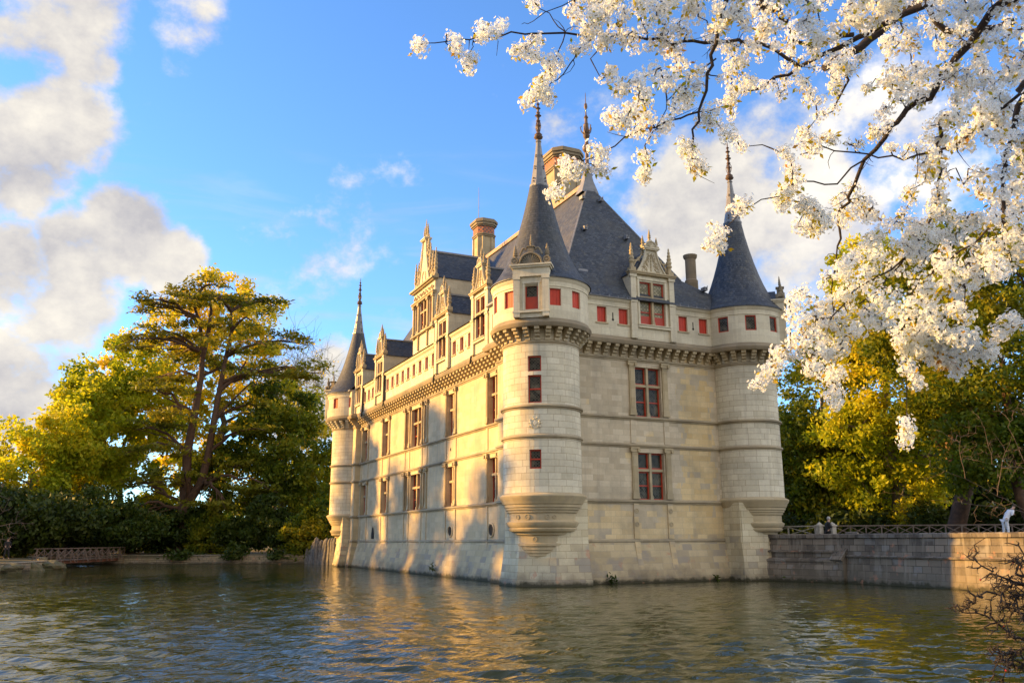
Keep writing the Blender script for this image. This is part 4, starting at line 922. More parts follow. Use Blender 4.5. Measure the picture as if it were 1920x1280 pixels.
# ---- chimneys
def chimney(name_label, x, y, w, d, z0, z1, octo=True):
    def oc(e, k=0.22):
        a, b = w/2+e, d/2+e; c = min(a,b)*k*2
        return [(x-a+c,y-b),(x+a-c,y-b),(x+a,y-b+c),(x+a,y+b-c),(x+a-c,y+b),(x-a+c,y+b),(x-a,y+b-c),(x-a,y-b+c)]
    mb = MB(); mb.plan(oc(0), z0, z1-1.55)
    for (cx_, cy_) in oc(0): mb.box(cx_-.09,cx_+.09,cy_-.09,cy_+.09,z0,z1-1.6)
    root = cb(mb, 'chimney', MT['stone_trim'])
    mb = MB(); mb.plan(oc(.10), z1-1.55, z1-1.42); mb.plan(oc(.16), z1-1.418, z1-1.30); mb.plan(oc(.14), z1-.62, z1-.5); mb.plan(oc(.24), z1-.498, z1-.28); mb.plan(oc(.32), z1-.278, z1-.06); mb.plan(oc(.22), z1-.058, z1+.06)
    mb.v = [p-CP for p in mb.v]; mb.build('chimney_cap', MT['stone_ledge'], root)
    mb = MB(); mb.plan(oc(.05), z1-1.30, z1-.62); mb.v = [p-CP for p in mb.v]; mb.build('brick_band', MT['diaper'], root)
def diaper():
    s = NT('diaper_brickwork'); tc = s.n('TexCoord'); mp = s.n('Mapping'); s.l(tc.outputs['UV'], mp.inputs[0]); mp.inputs['Rotation'].default_value = (0,0,PI/4)
    ch = s.n('TexBrick'); s.l(mp.outputs[0], ch.inputs['Vector']); ch.offset = 0; ch.inputs['Scale'].default_value = 1; ch.inputs['Brick Width'].default_value = 0.24; ch.inputs['Row Height'].default_value = 0.24; ch.inputs['Mortar Size'].default_value = 0.04; ch.inputs['Mortar Smooth'].default_value = 0
    ch.inputs['Color1'].default_value = (0.09,0.09,0.11,1); ch.inputs['Color2'].default_value = (0.16,0.12,0.12,1); ch.inputs['Mortar'].default_value = (0.50,0.17,0.08,1)
    s.col(ch.outputs['Color']); s.b.inputs['Roughness'].default_value = 0.9; return s.m
MT['diaper'] = diaper()
chimney('', 7.7, 10.6, 2.1, 2.4, 22.5, 30.7)
chimney('', 7.1, 24.3, 1.5, 1.7, 22.0, 30.0)
mb = MB(); mb.tube([(6.9,25.0,29.9),(6.9,25.0,33.6)],[.035,.02],6); cb(mb, 'lightning_rod', MT['lead'])
mb = MB(); mb.lathe((13.0,2.6,0), [(.44,17.0),(.44,19.2),(.36,19.3),(.36,20.7),(.46,20.85),(.48,21.0),(.36,21.02),(.3,20.6)], 16); cb(mb, 'chimney', MT['stone_ledge'], 30)

# ---- dormers
PIN = [(.16,0),(.16,.06),(.12,.1),(.11,.3),(.16,.36),(.17,.46),(.11,.54),(.15,.62),(.16,.72),(.10,.82),(.13,.9),(.13,.98),(.08,1.06),(.11,1.14),(.10,1.22),(.06,1.3),(.08,1.38),(.07,1.46),(.035,1.52),(.055,1.6),(.03,1.68),(.004,1.74)]
def pinnacle(mb, x, y, z, h=1.74, w=1.0, seg=10):
    k = h/1.74; mb.box(x-.19*w,x+.19*w,y-.19*w,y+.19*w,z-.22,z); mb.lathe((x,y,z), [(r*w*1.05, q*k) for r, q in PIN], seg)
def scroll(mb, p, q, bulge, r=0.05, steps=12, y=0.12):
    """curled strap from p to q in x,z"""
    pts = []
    for i in range(steps+1):
        t = i/steps; x = p[0]+(q[0]-p[0])*t; z = p[1]+(q[1]-p[1])*t-bulge*math.sin(PI*t)
        pts.append((x, y, z))
    mb.tube(pts, [r*(0.8+0.5*math.sin(PI*i/steps)) for i in range(steps+1)], 6)
    for e in (p, q): mb.tube([(e[0]+.10*math.cos(t), y, e[1]+.10*math.sin(t)) for t in [k*PI/4 for k in range(8)]], r*0.8, 5)
def bell(hw0, hw1, z0, z1, n=12, power=2.1):
    L_ = []
    for i in range(n+1):
        t = i/n; w = hw1+(hw0-hw1)*(1-math.sin(t*PI/2)**0.75 if t > 0 else 1)
        w = hw1+(hw0-hw1)*((1-t)**power*0.75+0.25*(1-t)); L_.append((w, z0+(z1-z0)*t))
    return [(w,z) for w, z in L_]+[(-w,z) for w, z in L_[::-1]]
def carve(mb, hw, z0, z1, y, rnd):
    """low relief foliage scrolls on a gable field"""
    n = 16
    for i in range(n):
        t = i/n; z = z0+(z1-z0)*t; w = hw*(1-0.75*t)
        for sx in (-1,1):
            a = rnd.uniform(0,6)
            mb.tube([(sx*(w*(0.30+0.42*(k/6)))+0.04*math.cos(a+k), y, z+0.10*math.sin(k*0.9+a)) for k in range(7)], .021, 4)
    mb.tube([(0,y,z0+(z1-z0)*t) for t in (0,.3,.6,.95)], .035, 5)
    for k in range(6): mb.ball((0,y,z0+(z1-z0)*(k+.5)/6), .06, 7, 4)
def dormer(cx, cy, rz, sc, seed):
    rnd = random.Random(seed); hw = 1.57*sc; w2 = 0.89*sc if sc > 0.95 else 0.72
    zb, wz0, wz1, zt = 13.9, 14.8, 17.5, 17.9
    T = Matrix.Translation((cx, cy, 0)) @ Matrix.Rotation(rz, 4, 'Z')
    def fin(mb, name, mat, parent, sm=None):
        mb.v = [T @ p - CP for p in mb.v]; return mb.build(name, mat, parent, (0,0,0), 0, sm)
    mb = MB(); wall_panel(mb, (0,0), (1,0), (0,1), -hw, hw, zb, zt, [(-w2,w2,wz0,wz1)], 0.26)
    mb.face([(-hw,0,zb),(-hw,0,zt),(-hw,3.2,zt),(-hw,3.2,zb)]); mb.face([(hw,0,zb),(hw,3.2,zb),(hw,3.2,zt),(hw,0,zt)])
    root = fin(mb, 'dormer', MT['stone_crown'], castle)
    mb = MB()
    for sx in (-1,1):
        a, b = sorted((sx*(hw-.40), sx*(hw+.03))); mb.box(a,b,-.14,.02,zb+.02,16.1); mb.box(a-.03,b+.03,-.18,.02,16.11,16.28); mb.box(a+.04,b-.04,-.12,.02,16.29,zt-.2); mb.box(a-.02,b+.02,-.17,.02,zt-.198,zt-.02)
        c, d = sorted((sx*(w2+.02), sx*(w2+.16))); mb.box(c,d,-.05,.02,wz0,wz1+.1)
    mb.box(-w2-.18,w2+.18,-.07,.02,wz1+.102,wz1+.26)
    mb.box(-hw+.42,hw-.42,-.16,.02,wz0-.20,wz0-.05); mb.box(-hw+.40,hw-.40,-.22,.02,wz0-.05,wz0-.002)
    fin(mb, 'pilasters', MT['stone_crown'], root)
    mb = MB(); mb.box(-hw-.10,hw+.10,-.22,.15,zt,zt+.09); mb.box(-hw-.04,hw+.04,-.14,.15,zt-.0195,zt-.001); mb.box(-hw-.16,hw+.16,-.27,.15,zt+.092,zt+.17); fin(mb, 'cornice', MT['stone_trim'], root)
    mb = MB(); ol = bell(1.05*sc, 0.40*sc, zt+.17, 19.55); mb.prism(ol, -.02, .24)
    n = len(ol)//2
    for side in (ol[:n], ol[n:][::-1]): mb.tube([(x,-.06,z) for x, z in side], .055, 6)
    mb.box(-.52*sc,.52*sc,-.16,.28,19.551,19.63); mb.box(-.60*sc,.60*sc,-.20,.32,19.632,19.70)
    mb.prism([(.42*sc*math.cos(t*PI/8), 19.70+.42*math.sin(t*PI/8)) for t in range(9)], -.1, .2)
    for t in range(1,8): mb.tube([(0,-.12,19.74),(.36*sc*math.cos(t*PI/8),-.12,19.72+.34*math.sin(t*PI/8))], .022, 4)
    mb.tube([(.42*sc*math.cos(t*PI/8), -.12, 19.70+.42*math.sin(t*PI/8)) for t in range(9)], .05, 6)
    fin(mb, 'gable', MT['stone_crown'], root, 35)
    mb = MB(); carve(mb, .95*sc, zt+.3, 19.35, -.03, rnd); fin(mb, 'gable_carving', MT['stone_trim'], root)
    mb = MB(); 
    for x, h in ((-.5*sc,.62),(.5*sc,.62)): pinnacle(mb, x, .04, 19.86, h, .6, 8)
    pinnacle(mb, 0, .04, 20.22, .72, .62, 8); fin(mb, 'crest', MT['stone_trim'], root, 40)
    for sx in (-1,1):
        mb = MB(); pinnacle(mb, sx*(hw-.20), .02, zt+.40, 1.6); fin(mb, 'pinnacle', MT['stone_trim'], root, 40)
        mb = MB(); scroll(mb, (sx*(hw-.22), 18.95), (sx*.5*sc, 19.35), 0.30); scroll(mb, (sx*(hw-.35), 18.35), (sx*.78*sc, 18.95), -0.12, .045)
        mb.tube([(sx*(hw-.3+.09*math.cos(t)), .1, 18.55+.09*math.sin(t)) for t in [k*PI/5 for k in range(10)]], .04, 5)
        fin(mb, 'scroll', MT['stone_trim'], root, 40)
    mb = MB(); ho = hw+.08; zr = 19.55
    mb.mesh([(-ho,.12,zt+.0),(0,.12,zr),(ho,.12,zt+.0),(-ho,4.2,zt+.0),(0,4.2,zr),(ho,4.2,zt+.0),(-ho,.12,zt-.06),(ho,.12,zt-.06),(-ho,4.2,zt-.06),(ho,4.2,zt-.06)],[(0,3,4,1)[::-1],(1,4,5,2)[::-1],(0,1,2),(3,5,4),(0,6,8,3),(2,5,9,7),(6,7,9,8)])
    mb.v = mb.v; fin(mb, 'dormer_roof', MT['slate'], root)
    mb = MB(); mb.bar((0,.1,zr+.03),(0,4.2,zr+.03),.16,.12); fin(mb, 'ridge_capping', MT['lead'], root)
    p = T @ Vector((0,.17,wz0)); window(p.x, p.y, wz0, rz, 2*w2, wz1-wz0, 'dormer' if rz == 0 else 'cross')
dormer(7.53, -.64, 0, 1.0, 1)
for i, (a, b) in enumerate(LD): dormer(-.66, (a+b)/2, -PI/2, 0.86, 10+i)

def big_dormer(cx, cy, rz):
    rnd = random.Random(4); hw = 2.55; T = Matrix.Translation((cx, cy, 0)) @ Matrix.Rotation(rz, 4, 'Z')
    def fin(mb, name, mat, parent, sm=None):
        mb.v = [T @ p - CP for p in mb.v]; return mb.build(name, mat, parent, (0,0,0), 0, sm)
    zb, w0, w1, zt = 16.4, 18.75, 21.05, 22.35
    holes = [(-.85,.85,w0,w1),(-2.05,-1.35,w0,w1),(1.35,2.05,w0,w1)]
    mb = MB(); wall_panel(mb, (0,0), (1,0), (0,1), -hw, hw, zb, zt, holes, 0.28)
    mb.face([(-hw,0,zb),(-hw,0,zt),(-hw,5.5,zt),(-hw,5.5,zb)]); mb.face([(hw,0,zb),(hw,5.5,zb),(hw,5.5,zt),(hw,0,zt)])
    root = fin(mb, 'dormer', MT['stone_crown'], castle); root['label'] = 'tall gabled main dormer with many pinnacles'
    mb = MB()
    for x in (-2.32,-1.1,1.1,2.32):
        mb.box(x-.17,x+.17,-.12,.02,zb+1.9,18.55); mb.box(x-.2,x+.2,-.18,.02,18.56,18.78); mb.box(x-.13,x+.13,-.13,.02,18.79,w1-.2); mb.box(x-.2,x+.2,-.2,.02,w1-.19,w1+.02)
    for x in (-1.1,1.1): mb.box(x-.07,x+.07,-.14,.02,17.3,zb+1.899); mb.ball((x,-.06,17.25),.11,8,5)
    fin(mb, 'pilasters', MT['stone_trim'], root)
    mb = MB(); mb.box(-hw-.06,hw+.06,-.16,.1,18.50,18.559); mb.box(-hw-.1,hw+.1,-.24,.1,18.40,18.499); mb.box(-hw-.08,hw+.08,-.2,.1,w1+.03,w1+.15); mb.box(-hw-.12,hw+.12,-.26,.1,w1+.152,w1+.27); mb.box(-hw-.12,hw+.12,-.22,.2,zt-.2,zt-.1); mb.box(-hw-.24,hw+.24,-.36,.2,zt-.098,zt+.05); fin(mb, 'cornice', MT['stone_trim'], root)
    mb = MB()
    for k in range(24): mb.ball((-2.3+k*.2,-.03,21.7+.12*math.sin(k*1.9)), .10, 6, 4)
    fin(mb, 'frieze_carving', MT['stone_trim'], root)
    mb = MB(); ol = bell(1.35, .36, zt+.05, 26.1, 14, 1.7); mb.prism(ol, -.02, .3); n = len(ol)//2
    for side in (ol[:n], ol[n:][::-1]): mb.tube([(x,-.06,z) for x, z in side], .07, 6)
    mb.tube([(.42*math.cos(t*PI/8), -.05, 23.0+.55*math.sin(t*PI/8)) for t in range(9)]+[(-.42,-.05,22.45),(.42,-.05,22.45),(.42,-.05,23.0)], .05, 5)
    mb.box(-.5,.5,-.2,.36,26.101,26.2); mb.box(-.6,.6,-.25,.4,26.202,26.3)
    mb.prism([(-hw+.35,zt+.05),(hw-.35,zt+.05),(hw-.45,zt+.5),(1.2,zt+1.1),(0,zt+1.4),(-1.2,zt+1.1),(-hw+.45,zt+.5)], .04, .26)
    fin(mb, 'gable', MT['stone_crown'], root, 35)
    for x, z, h in ((-2.4,zt+.27,2.3),(2.4,zt+.27,2.3),(-1.75,zt+.5,2.0),(1.75,zt+.5,2.0),(-1.15,zt+1.15,2.15),(1.15,zt+1.15,2.15),(-.72,zt+2.6,1.6),(.72,zt+2.6,1.6),(-.42,26.5,1.05),(.42,26.5,1.05),(0,26.5,1.55)):
        mb = MB(); pinnacle(mb, x, .1, z, h, .95 if abs(x) > .5 else .62); fin(mb, 'pinnacle', MT['stone_trim'], root, 40)
    for sx in (-1,1):
        mb = MB(); scroll(mb, (sx*2.35,23.2), (sx*1.75,23.4), .2); scroll(mb, (sx*1.75,23.7), (sx*1.15,24.3), .25); scroll(mb, (sx*1.15,24.6), (sx*.5,25.5), .25); mb.ball((sx*2.05,.1,22.75), .2, 8, 6); mb.ball((sx*1.45,.1,23.1), .2, 8, 6); mb.ball((sx*.85,.1,24.7), .16, 8, 6); fin(mb, 'scroll', MT['stone_trim'], root, 40)
    mb = MB(); ho = hw+.1; zr = 25.3
    mb.mesh([(-ho,.2,zt),(0,.2,zr),(ho,.2,zt),(-ho,5.4,zt),(0,5.4,zr),(ho,5.4,zt)],[(0,3,4,1)[::-1],(1,4,5,2)[::-1],(0,1,2),(3,5,4),(0,2,5,3)]); fin(mb, 'dormer_roof', MT['slate'], root)
    mb = MB(); mb.bar((0,.2,zr+.03),(0,5.4,zr+.03),.22,.16); fin(mb, 'ridge_capping', MT['lead'], root)
    for x, ww, k in ((0,1.7,'cross'),(-1.7,.7,'double'),(1.7,.7,'double')):
        p = T @ Vector((x,.2,w0)); window(p.x, p.y, w0, rz, ww, w1-w0, k)
big_dormer(0.4, 20.75, -PI/2)

def tower_dormer(c, Rc, a, kind):
    """stone-framed window with a shell pediment breaking the tower parapet"""
    T = Matrix.Translation((c[0]+(Rc+.02)*math.cos(a), c[1]+(Rc+.02)*math.sin(a), 0)) @ Matrix.Rotation(a+PI/2, 4, 'Z')
    def fin(mb, name, mat, parent, sm=None):
        mb.v = [T @ p - CP for p in mb.v]; return mb.build(name, mat, parent, (0,0,0), 0, sm)
    mb = MB(); wall_panel(mb, (0,-.08), (1,0), (0,1), -.95, .95, 13.95, 16.9, [(-.36,.36,14.4,15.78)], .24)
    mb.face([(-.95,-.08,13.95),(-.95,-.08,16.9),(-.95,1.6,16.9),(-.95,1.6,13.95)]); mb.face([(.95,-.08,13.95),(.95,1.6,13.95),(.95,1.6,16.9),(.95,-.08,16.9)])
    root = fin(mb, 'dormer', MT['stone_crown'], castle)
    mb = MB()
    for sx in (-1,1):
        q, r = sorted((sx*.62, sx*.97)); mb.box(q,r,-.20,-.06,13.97,16.05); mb.box(q-.03,r+.03,-.24,-.06,16.06,16.2)
        q, r = sorted((sx*.38, sx*.46)); mb.box(q,r,-.13,-.06,14.36,15.84)
    mb.box(-.5,.5,-.14,-.06,15.841,15.95); mb.box(-1.02,1.02,-.22,-.06,14.2,14.3)
    mb.box(-1.0,1.0,-.22,-.0,16.21,16.3); mb.box(-1.0,1.0,-.18,1.4,16.301,16.70); mb.box(-1.08,1.08,-.28,1.4,16.702,16.8); mb.box(-1.15,1.15,-.34,1.4,16.802,16.9); fin(mb, 'cornice', MT['stone_crown'], root)
    mb = MB(); n = 12
    mb.prism([(.62*math.cos(t*PI/n), 16.9+.62*math.sin(t*PI/n)) for t in range(n+1)], -.16, .3)
    for t in range(n+1): mb.tube([(0,-.2,16.95),(.5*math.cos(t*PI/n),-.2,16.92+.5*math.sin(t*PI/n))], [.02,.05], 5)
    mb.tube([(.62*math.cos(t*PI/n), -.2, 16.9+.62*math.sin(t*PI/n)) for t in range(n+1)], .07, 6)
    mb.box(-.16,.16,-.2,.2,17.5,17.86); mb.box(-.22,.22,-.26,.26,17.861,17.93)
    for sx in (-1,1):
        mb.tube([(sx*(.62-.3*t), -.1, 17.45+.4*math.sin(t*PI*.6)) for t in (0,.25,.5,.75,1,1.2)], .06, 6)
        mb.T = Matrix.Translation((sx*.88,-.2,17.12)) @ Matrix.Rotation(PI/2,4,'X'); mb.lathe((0,0,0),[(.001,.05),(.07,.05),(.09,-.0),(.14,.05),(.2,.05),(.21,-.1)],14); mb.T = None
    fin(mb, 'shell_pediment', MT['stone_ledge'], root, 40)
    mb = MB(); pinnacle(mb, -.88, 0, 17.3, .8, .8); pinnacle(mb, .88, 0, 17.3, .8, .8); pinnacle(mb, 0, 0, 17.94, .75, .5); fin(mb, 'pinnacles', MT['stone_ledge'], root, 40)
    mb = MB(); mb.mesh([(-.95,.3,16.9),(0,.3,17.7),(.95,.3,16.9),(-.95,2.2,16.9),(0,2.2,17.7),(.95,2.2,16.9)],[(3,4,1,0)[::1],(4,5,2,1),(0,1,2),(3,5,4)]); fin(mb, 'dormer_roof', MT['slate'], root)
    p = T @ Vector((0,.12,14.4)); window(p.x, p.y, 14.4, a+PI/2, .72, 1.38, kind)
tower_dormer(NTc, 2.7, aN, 'door'); tower_dormer(RTc, 2.62, D(-42), 'door'); tower_dormer(FTc, 2.7, D(132), 'door')
# rear walls so the building is closed from every side
mb = MB(); mb.face([(12.9,0,-1),(12.9,0,EV),(14.6,0.8,EV),(14.6,.8,-1)][::-1]); mb.face([(14.6,.8,-1),(14.6,40.2,-1),(14.6,40.2,EV),(14.6,.8,EV)]); mb.face([(14.6,40.2,-1),(0,40.2,-1),(0,40.2,EV),(14.6,40.2,EV)]); cb(mb, 'rear_wall', MT['stone_right'])
# drain pipes and weeds
mb = MB(); mb.tube([(2.62,-.66,16.1),(2.62,-.66,14.6),(2.62,-.78,13.6),(2.62,-.1,12.9)],.06,6); cb(mb, 'drain_pipe', MT['stone_ledge'])
mb = MB()
for y in (27.45,14.95,7.95,34.25): mark(mb); mb.tube([(-.72,y,16.1),(-.72,y,14.0),(-.8,y,13.4)],.06,6)
each(mb, 'drain_pipe', MT['dark'])
# openings in the base of the left facade
mb = MB()
for y, z, rx, rz_ in ((13.2,2.95,.36,.30),(6.3,2.95,.36,.33)):
    mark(mb)
    mb.mesh([(-.015,y-rx*math.copysign(abs(math.cos(t*PI/8))**.7,math.cos(t*PI/8)),z+rz_*math.copysign(abs(math.sin(t*PI/8))**.7,math.sin(t*PI/8))) for t in range(16)],[tuple(range(16))])
mark(mb); mb.mesh([(-.03,32.0-.45,2.5),(-.03,32.0-.4,3.0),(-.03,32.0-.2,3.4),(-.03,32.0,3.5),(-.03,32.2,3.4),(-.03,32.4,3.0),(-.03,32.45,2.5)],[tuple(range(7))])
mark(mb); mb.box(-.02,0.02,13.25,13.4,8.35,8.55)
each(mb, 'vent_opening', MT['dark'])
mb = MB()
for y, z, rx, rz_ in ((13.2,2.95,.42,.36),(6.3,2.95,.42,.39)):
    mark(mb)
    mb.tube([(-.03,y-rx*math.cos(t*PI/8),z+rz_*math.sin(t*PI/8)) for t in range(17)], .06, 5)
each(mb, 'vent_surround', MT['stone_left'])
# ---------------------------------------------------------------- vegetation
def fast_mesh(name, verts, k, mats, midx=None, smooth=False):
    """verts (n*k,3): n separate k-sided faces"""
    n = len(verts)//k; me = bpy.data.meshes.new(name)
    me.vertices.add(n*k); me.vertices.foreach_set('co', np.ascontiguousarray(verts, dtype=np.float32).ravel())
    me.loops.add(n*k); me.loops.foreach_set('vertex_index', np.arange(n*k, dtype=np.int32))
    me.polygons.add(n); me.polygons.foreach_set('loop_start', np.arange(0, n*k, k, dtype=np.int32))
    for m in mats: me.materials.append(m)
    if midx is not None: me.polygons.foreach_set('material_index', np.ascontiguousarray(midx, dtype=np.int32))
    me.update(calc_edges=True); return me
def leaves(rs, C, size, flat=0.0, elong=1.6):
    """rhombic leaves at the points C"""
    n = len(C); nrm = rs.normal(size=(n,3)); nrm[:,2] += flat; nrm /= np.linalg.norm(nrm, axis=1)[:,None]
    t = rs.normal(size=(n,3)); a = np.cross(nrm, t); a /= np.linalg.norm(a, axis=1)[:,None]; b = np.cross(nrm, a)
    s = (size*rs.uniform(0.6,1.35,n))[:,None]
    V = np.empty((n,4,3)); V[:,0] = C-a*s*0.5*elong; V[:,1] = C-b*s*0.42; V[:,2] = C+a*s*0.5*elong; V[:,3] = C+b*s*0.42
    return V.reshape(-1,3)
def curve(p, q, sag, rs, n=7, wig=0.04):
    p = np.array(p, float); q = np.array(q, float); L_ = np.linalg.norm(q-p); pts = []
    for i in range(n+1):
        t = i/n; x = p+(q-p)*t; x = x+np.array([0,0,sag*math.sin(PI*t)]) + (rs.normal(size=3)*wig*L_ if 0 < i < n else 0); pts.append(x)
    return pts
R3 = np.array(RT); F3 = np.array(FWH)
def tree(name, label, cat, base, trunk_h, lobes, mat, n_cl, per, lsize, tr=0.5, seed=1, bark='bark', group=None, limbs=9, flat=0.2, cl_r=1.5, zflat=0.75, lean=(0,0), bare=0):
    """lobes: (right, away, z, rx, ry, rz) ellipsoids round the base, in the directions right/away of the moat bank"""
    rs = np.random.RandomState(seed); base = np.array(base, float)
    root = empty(name, base); tag(root, label, cat, group)
    w = np.array([l[3]*l[4]*l[5] for l in lobes])**0.75; w /= w.sum(); cents = []
    for i in range(n_cl):
        l = lobes[rs.choice(len(lobes), p=w)]; d = rs.normal(size=3); d /= np.linalg.norm(d); rad = rs.uniform(0.15,1)**0.42
        loc_ = np.array([l[0]+d[0]*rad*l[3], l[1]+d[1]*rad*l[4], l[2]+d[2]*rad*l[5]])
        cents.append(R3*loc_[0]+F3*loc_[1]+np.array([0,0,loc_[2]]))
    cents = np.array(cents)
    mb = MB(); top = R3*lean[0]+F3*lean[1]+np.array([0,0,trunk_h]); tp = curve((0,0,-0.3), top, 0, rs, 8, 0.012)
    mb.tube(tp, [tr*(1.35 if i == 0 else 1-0.6*i/8) for i in range(9)], 10)
    nodes = [(tp[i], tr*(1-0.6*i/8)) for i in range(3,9)]
    order = rs.permutation(len(cents)); far = cents[order]
    for j, c in enumerate(far[:limbs+n_cl//4]):
        # join the nearest lower node
        best = min(nodes, key=lambda q: np.linalg.norm(q[0]-c)+max(0, q[0][2]-c[2]+1)*2.0)
        r0 = best[1]*(0.62 if j < limbs else 0.5); L_ = np.linalg.norm(c-best[0])
        if L_ < 0.5: continue
        pts = curve(best[0], c, 0.06*L_, rs, 6, 0.035); mb.tube(pts, [max(0.02, r0*(1-0.85*i/6)) for i in range(7)], 5, False)
        if L_ > 2: nodes += [(pts[i], max(0.02, r0*(1-0.85*i/6))) for i in (2,3,4,5)]
    if bare:
        for c in far:
            for q in range(bare):
                e = c+rs.normal(size=3)*cl_r*1.3+np.array([0,0,0.5]); pts = curve(c, e, 0.1, rs, 4, 0.06); mb.tube(pts, [.03,.025,.02,.015,.01], 3, False)
    mb.build('trunk', MT[bark], root, smooth=70)
    P = []
    for c in cents:
        k = int(per*rs.uniform(0.5,1.5)); r = cl_r*rs.uniform(0.6,1.35); g = rs.normal(size=(k,3))
        g = g/np.linalg.norm(g, axis=1)[:,None]*(rs.uniform(0,1,(k,1))**0.45); g[:,2] *= zflat
        sub = c+g*r
        P.append(sub)
    P = np.concatenate(P); V = leaves(rs, P, lsize, flat)
    link('crown', fast_mesh('crown', V, 4, [mat]), root)
    return root
def gnd(px, depth, z=0.9):
    p = at(px, 1020, depth); return (p.x, p.y, z)
# left bank, far to near
G1 = 'trees of the park beyond the left bank'; G2 = 'trees of the park behind the right terrace'
tree('plane_tree', 'tall golden-topped plane tree right behind the cedar', 'tree', gnd(395,118), 24, [(0,0,36,6,6,5),(-6,0,31,6,5,6),(-13,0,26.5,6,5,5),(5,0,32,5,5,6),(-9,0,21,8,6,6),(3,0,23,9,7,7),(10,0,19,6,5,6),(-16,0,21,4,4,4),(0,0,13,10,6,5)], MT['leaf_gold'], 420, 95, 0.36, 0.75, 21, 'barkgrey', G1)
tree('plane_tree', 'yellow-green broad tree left of the cedar', 'tree', gnd(215,108), 14, [(0,0,17,8,7,7),(-5,0,11,6,6,5),(5,0,9,6,6,5),(1,0,24.5,5,4,4.5),(-4.5,0,20,5,5,5)], MT['leaf_yg'], 300, 105, 0.36, 0.5, 22, 'barkgrey', G1)
tree('lime_tree', 'low rounded yellow-green tree at the far left edge', 'tree', gnd(45,98), 9, [(0,0,10,7,6,5.5),(3,0,14,4.8,4,4),(-6,0,7,6,5,5)], MT['leaf_yg'], 190, 100, 0.34, 0.4, 23, 'barkgrey', G1)
tree('lime_tree', 'slim light tree standing between the far-left tree and the broad yellow one', 'tree', gnd(118,104), 12, [(0,0,11,5.5,5,6),(1,0,18,3.8,3.5,4.5)], MT['leaf_yg'], 130, 95, 0.34, 0.35, 24, 'barkgrey', G1)
tree('chestnut_tree', 'green rounded tree between cedar and far tower', 'tree', gnd(525,104), 12, [(0,0,12,7.5,6,6),(-5,0,9,6,5,5),(3,0,7.5,6,6,5),(-1,0,17,5,4,4)], MT['leaf_olive'], 230, 100, 0.34, 0.5, 25, 'barkgrey', G1)
tree('bare_tree', 'nearly leafless tree with fine twigs right of the cedar top', 'tree', gnd(512,122), 20, [(2,0,25,7,5,7),(4,0,18,6,5,5)], MT['leaf_gold'], 150, 9, 0.28, 0.4, 26, 'barkgrey', G1, bare=7, limbs=16)
tree('chestnut_tree', 'small green tree partly hidden by the far tower', 'tree', gnd(600,125), 8, [(0,0,9.5,6,5,5),(1,0,5,7,5,4)], MT['leaf_yg'], 120, 90, 0.36, 0.4, 27, 'barkgrey', G1)
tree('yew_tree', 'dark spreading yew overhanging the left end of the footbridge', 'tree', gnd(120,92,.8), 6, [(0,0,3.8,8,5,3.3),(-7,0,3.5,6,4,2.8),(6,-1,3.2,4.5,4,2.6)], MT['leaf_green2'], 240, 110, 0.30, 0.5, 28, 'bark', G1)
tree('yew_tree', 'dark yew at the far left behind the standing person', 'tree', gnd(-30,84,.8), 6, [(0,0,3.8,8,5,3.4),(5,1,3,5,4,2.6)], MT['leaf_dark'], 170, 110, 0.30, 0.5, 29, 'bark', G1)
# low shrubs along the bank
rs_ = random.Random(3); SG = 'dark shrubs lining the far bank'
SH = ['dark clipped shrub at the right end of the footbridge','broad dark shrub just left of the cedar trunk','dark shrub at the foot of the cedar trunk','rounded dark shrub just right of the cedar trunk','tall dark shrub midway between the cedar and the far tower','dense dark shrub two to the left of the far tower','dark shrub immediately left of the far tower']
for i, px in enumerate((262,305,350,400,455,515,575)):
    dp = 101-i*1.0-max(0,i-4)*2
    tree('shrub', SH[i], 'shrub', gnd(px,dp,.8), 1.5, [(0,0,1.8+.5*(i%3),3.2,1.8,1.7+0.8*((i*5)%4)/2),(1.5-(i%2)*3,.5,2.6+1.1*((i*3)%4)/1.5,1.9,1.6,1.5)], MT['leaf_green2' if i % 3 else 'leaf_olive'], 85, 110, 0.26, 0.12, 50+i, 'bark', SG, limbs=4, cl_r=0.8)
# far wood closing the view between the trunks
def wood(label, pts, h, mat, seed, depth=16, n=26000, size=0.75):
    rs = np.random.RandomState(seed); P = []; pts = [np.array(p, float) for p in pts]
    for a, b in zip(pts[:-1], pts[1:]):
        k = n//(len(pts)-1); t = rs.uniform(0,1,k); base = a[None]*(1-t)[:,None]+b[None]*t[:,None]; d = (b-a)/np.linalg.norm(b-a); nn = np.array([-d[1], d[0]])
        o = rs.uniform(0,1,k)*depth; L_ = np.linalg.norm(b-a)
        hh = h*(0.62+0.24*np.sin(t*L_*0.17+seed)+0.20*np.sin(t*L_*0.43+2*seed)+0.08*np.sin(t*L_*1.3))*np.sqrt(1-0.5*(2*o/depth-1)**2)
        z = rs.uniform(0.0,1,k)**0.8*hh
        P.append(np.stack([base[:,0]+nn[0]*o, base[:,1]+nn[1]*o, z+0.7], 1))
    P = np.concatenate(P); V = leaves(rs, P, size, 0.2)
    o = link('woodland', fast_mesh('woodland', V, 4, [mat])); tag(o, label, 'woodland', None, 'stuff')
def gp(px, d): p = at(px, 1020, d); return (p.x, p.y)
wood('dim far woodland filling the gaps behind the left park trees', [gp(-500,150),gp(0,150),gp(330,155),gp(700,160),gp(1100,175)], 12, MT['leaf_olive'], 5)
wood('dim far woodland filling the gaps behind the right park trees', [gp(1350,110),gp(1700,105),gp(2000,100),gp(2500,90)], 15, MT['leaf_dark'], 6, 18, 30000)
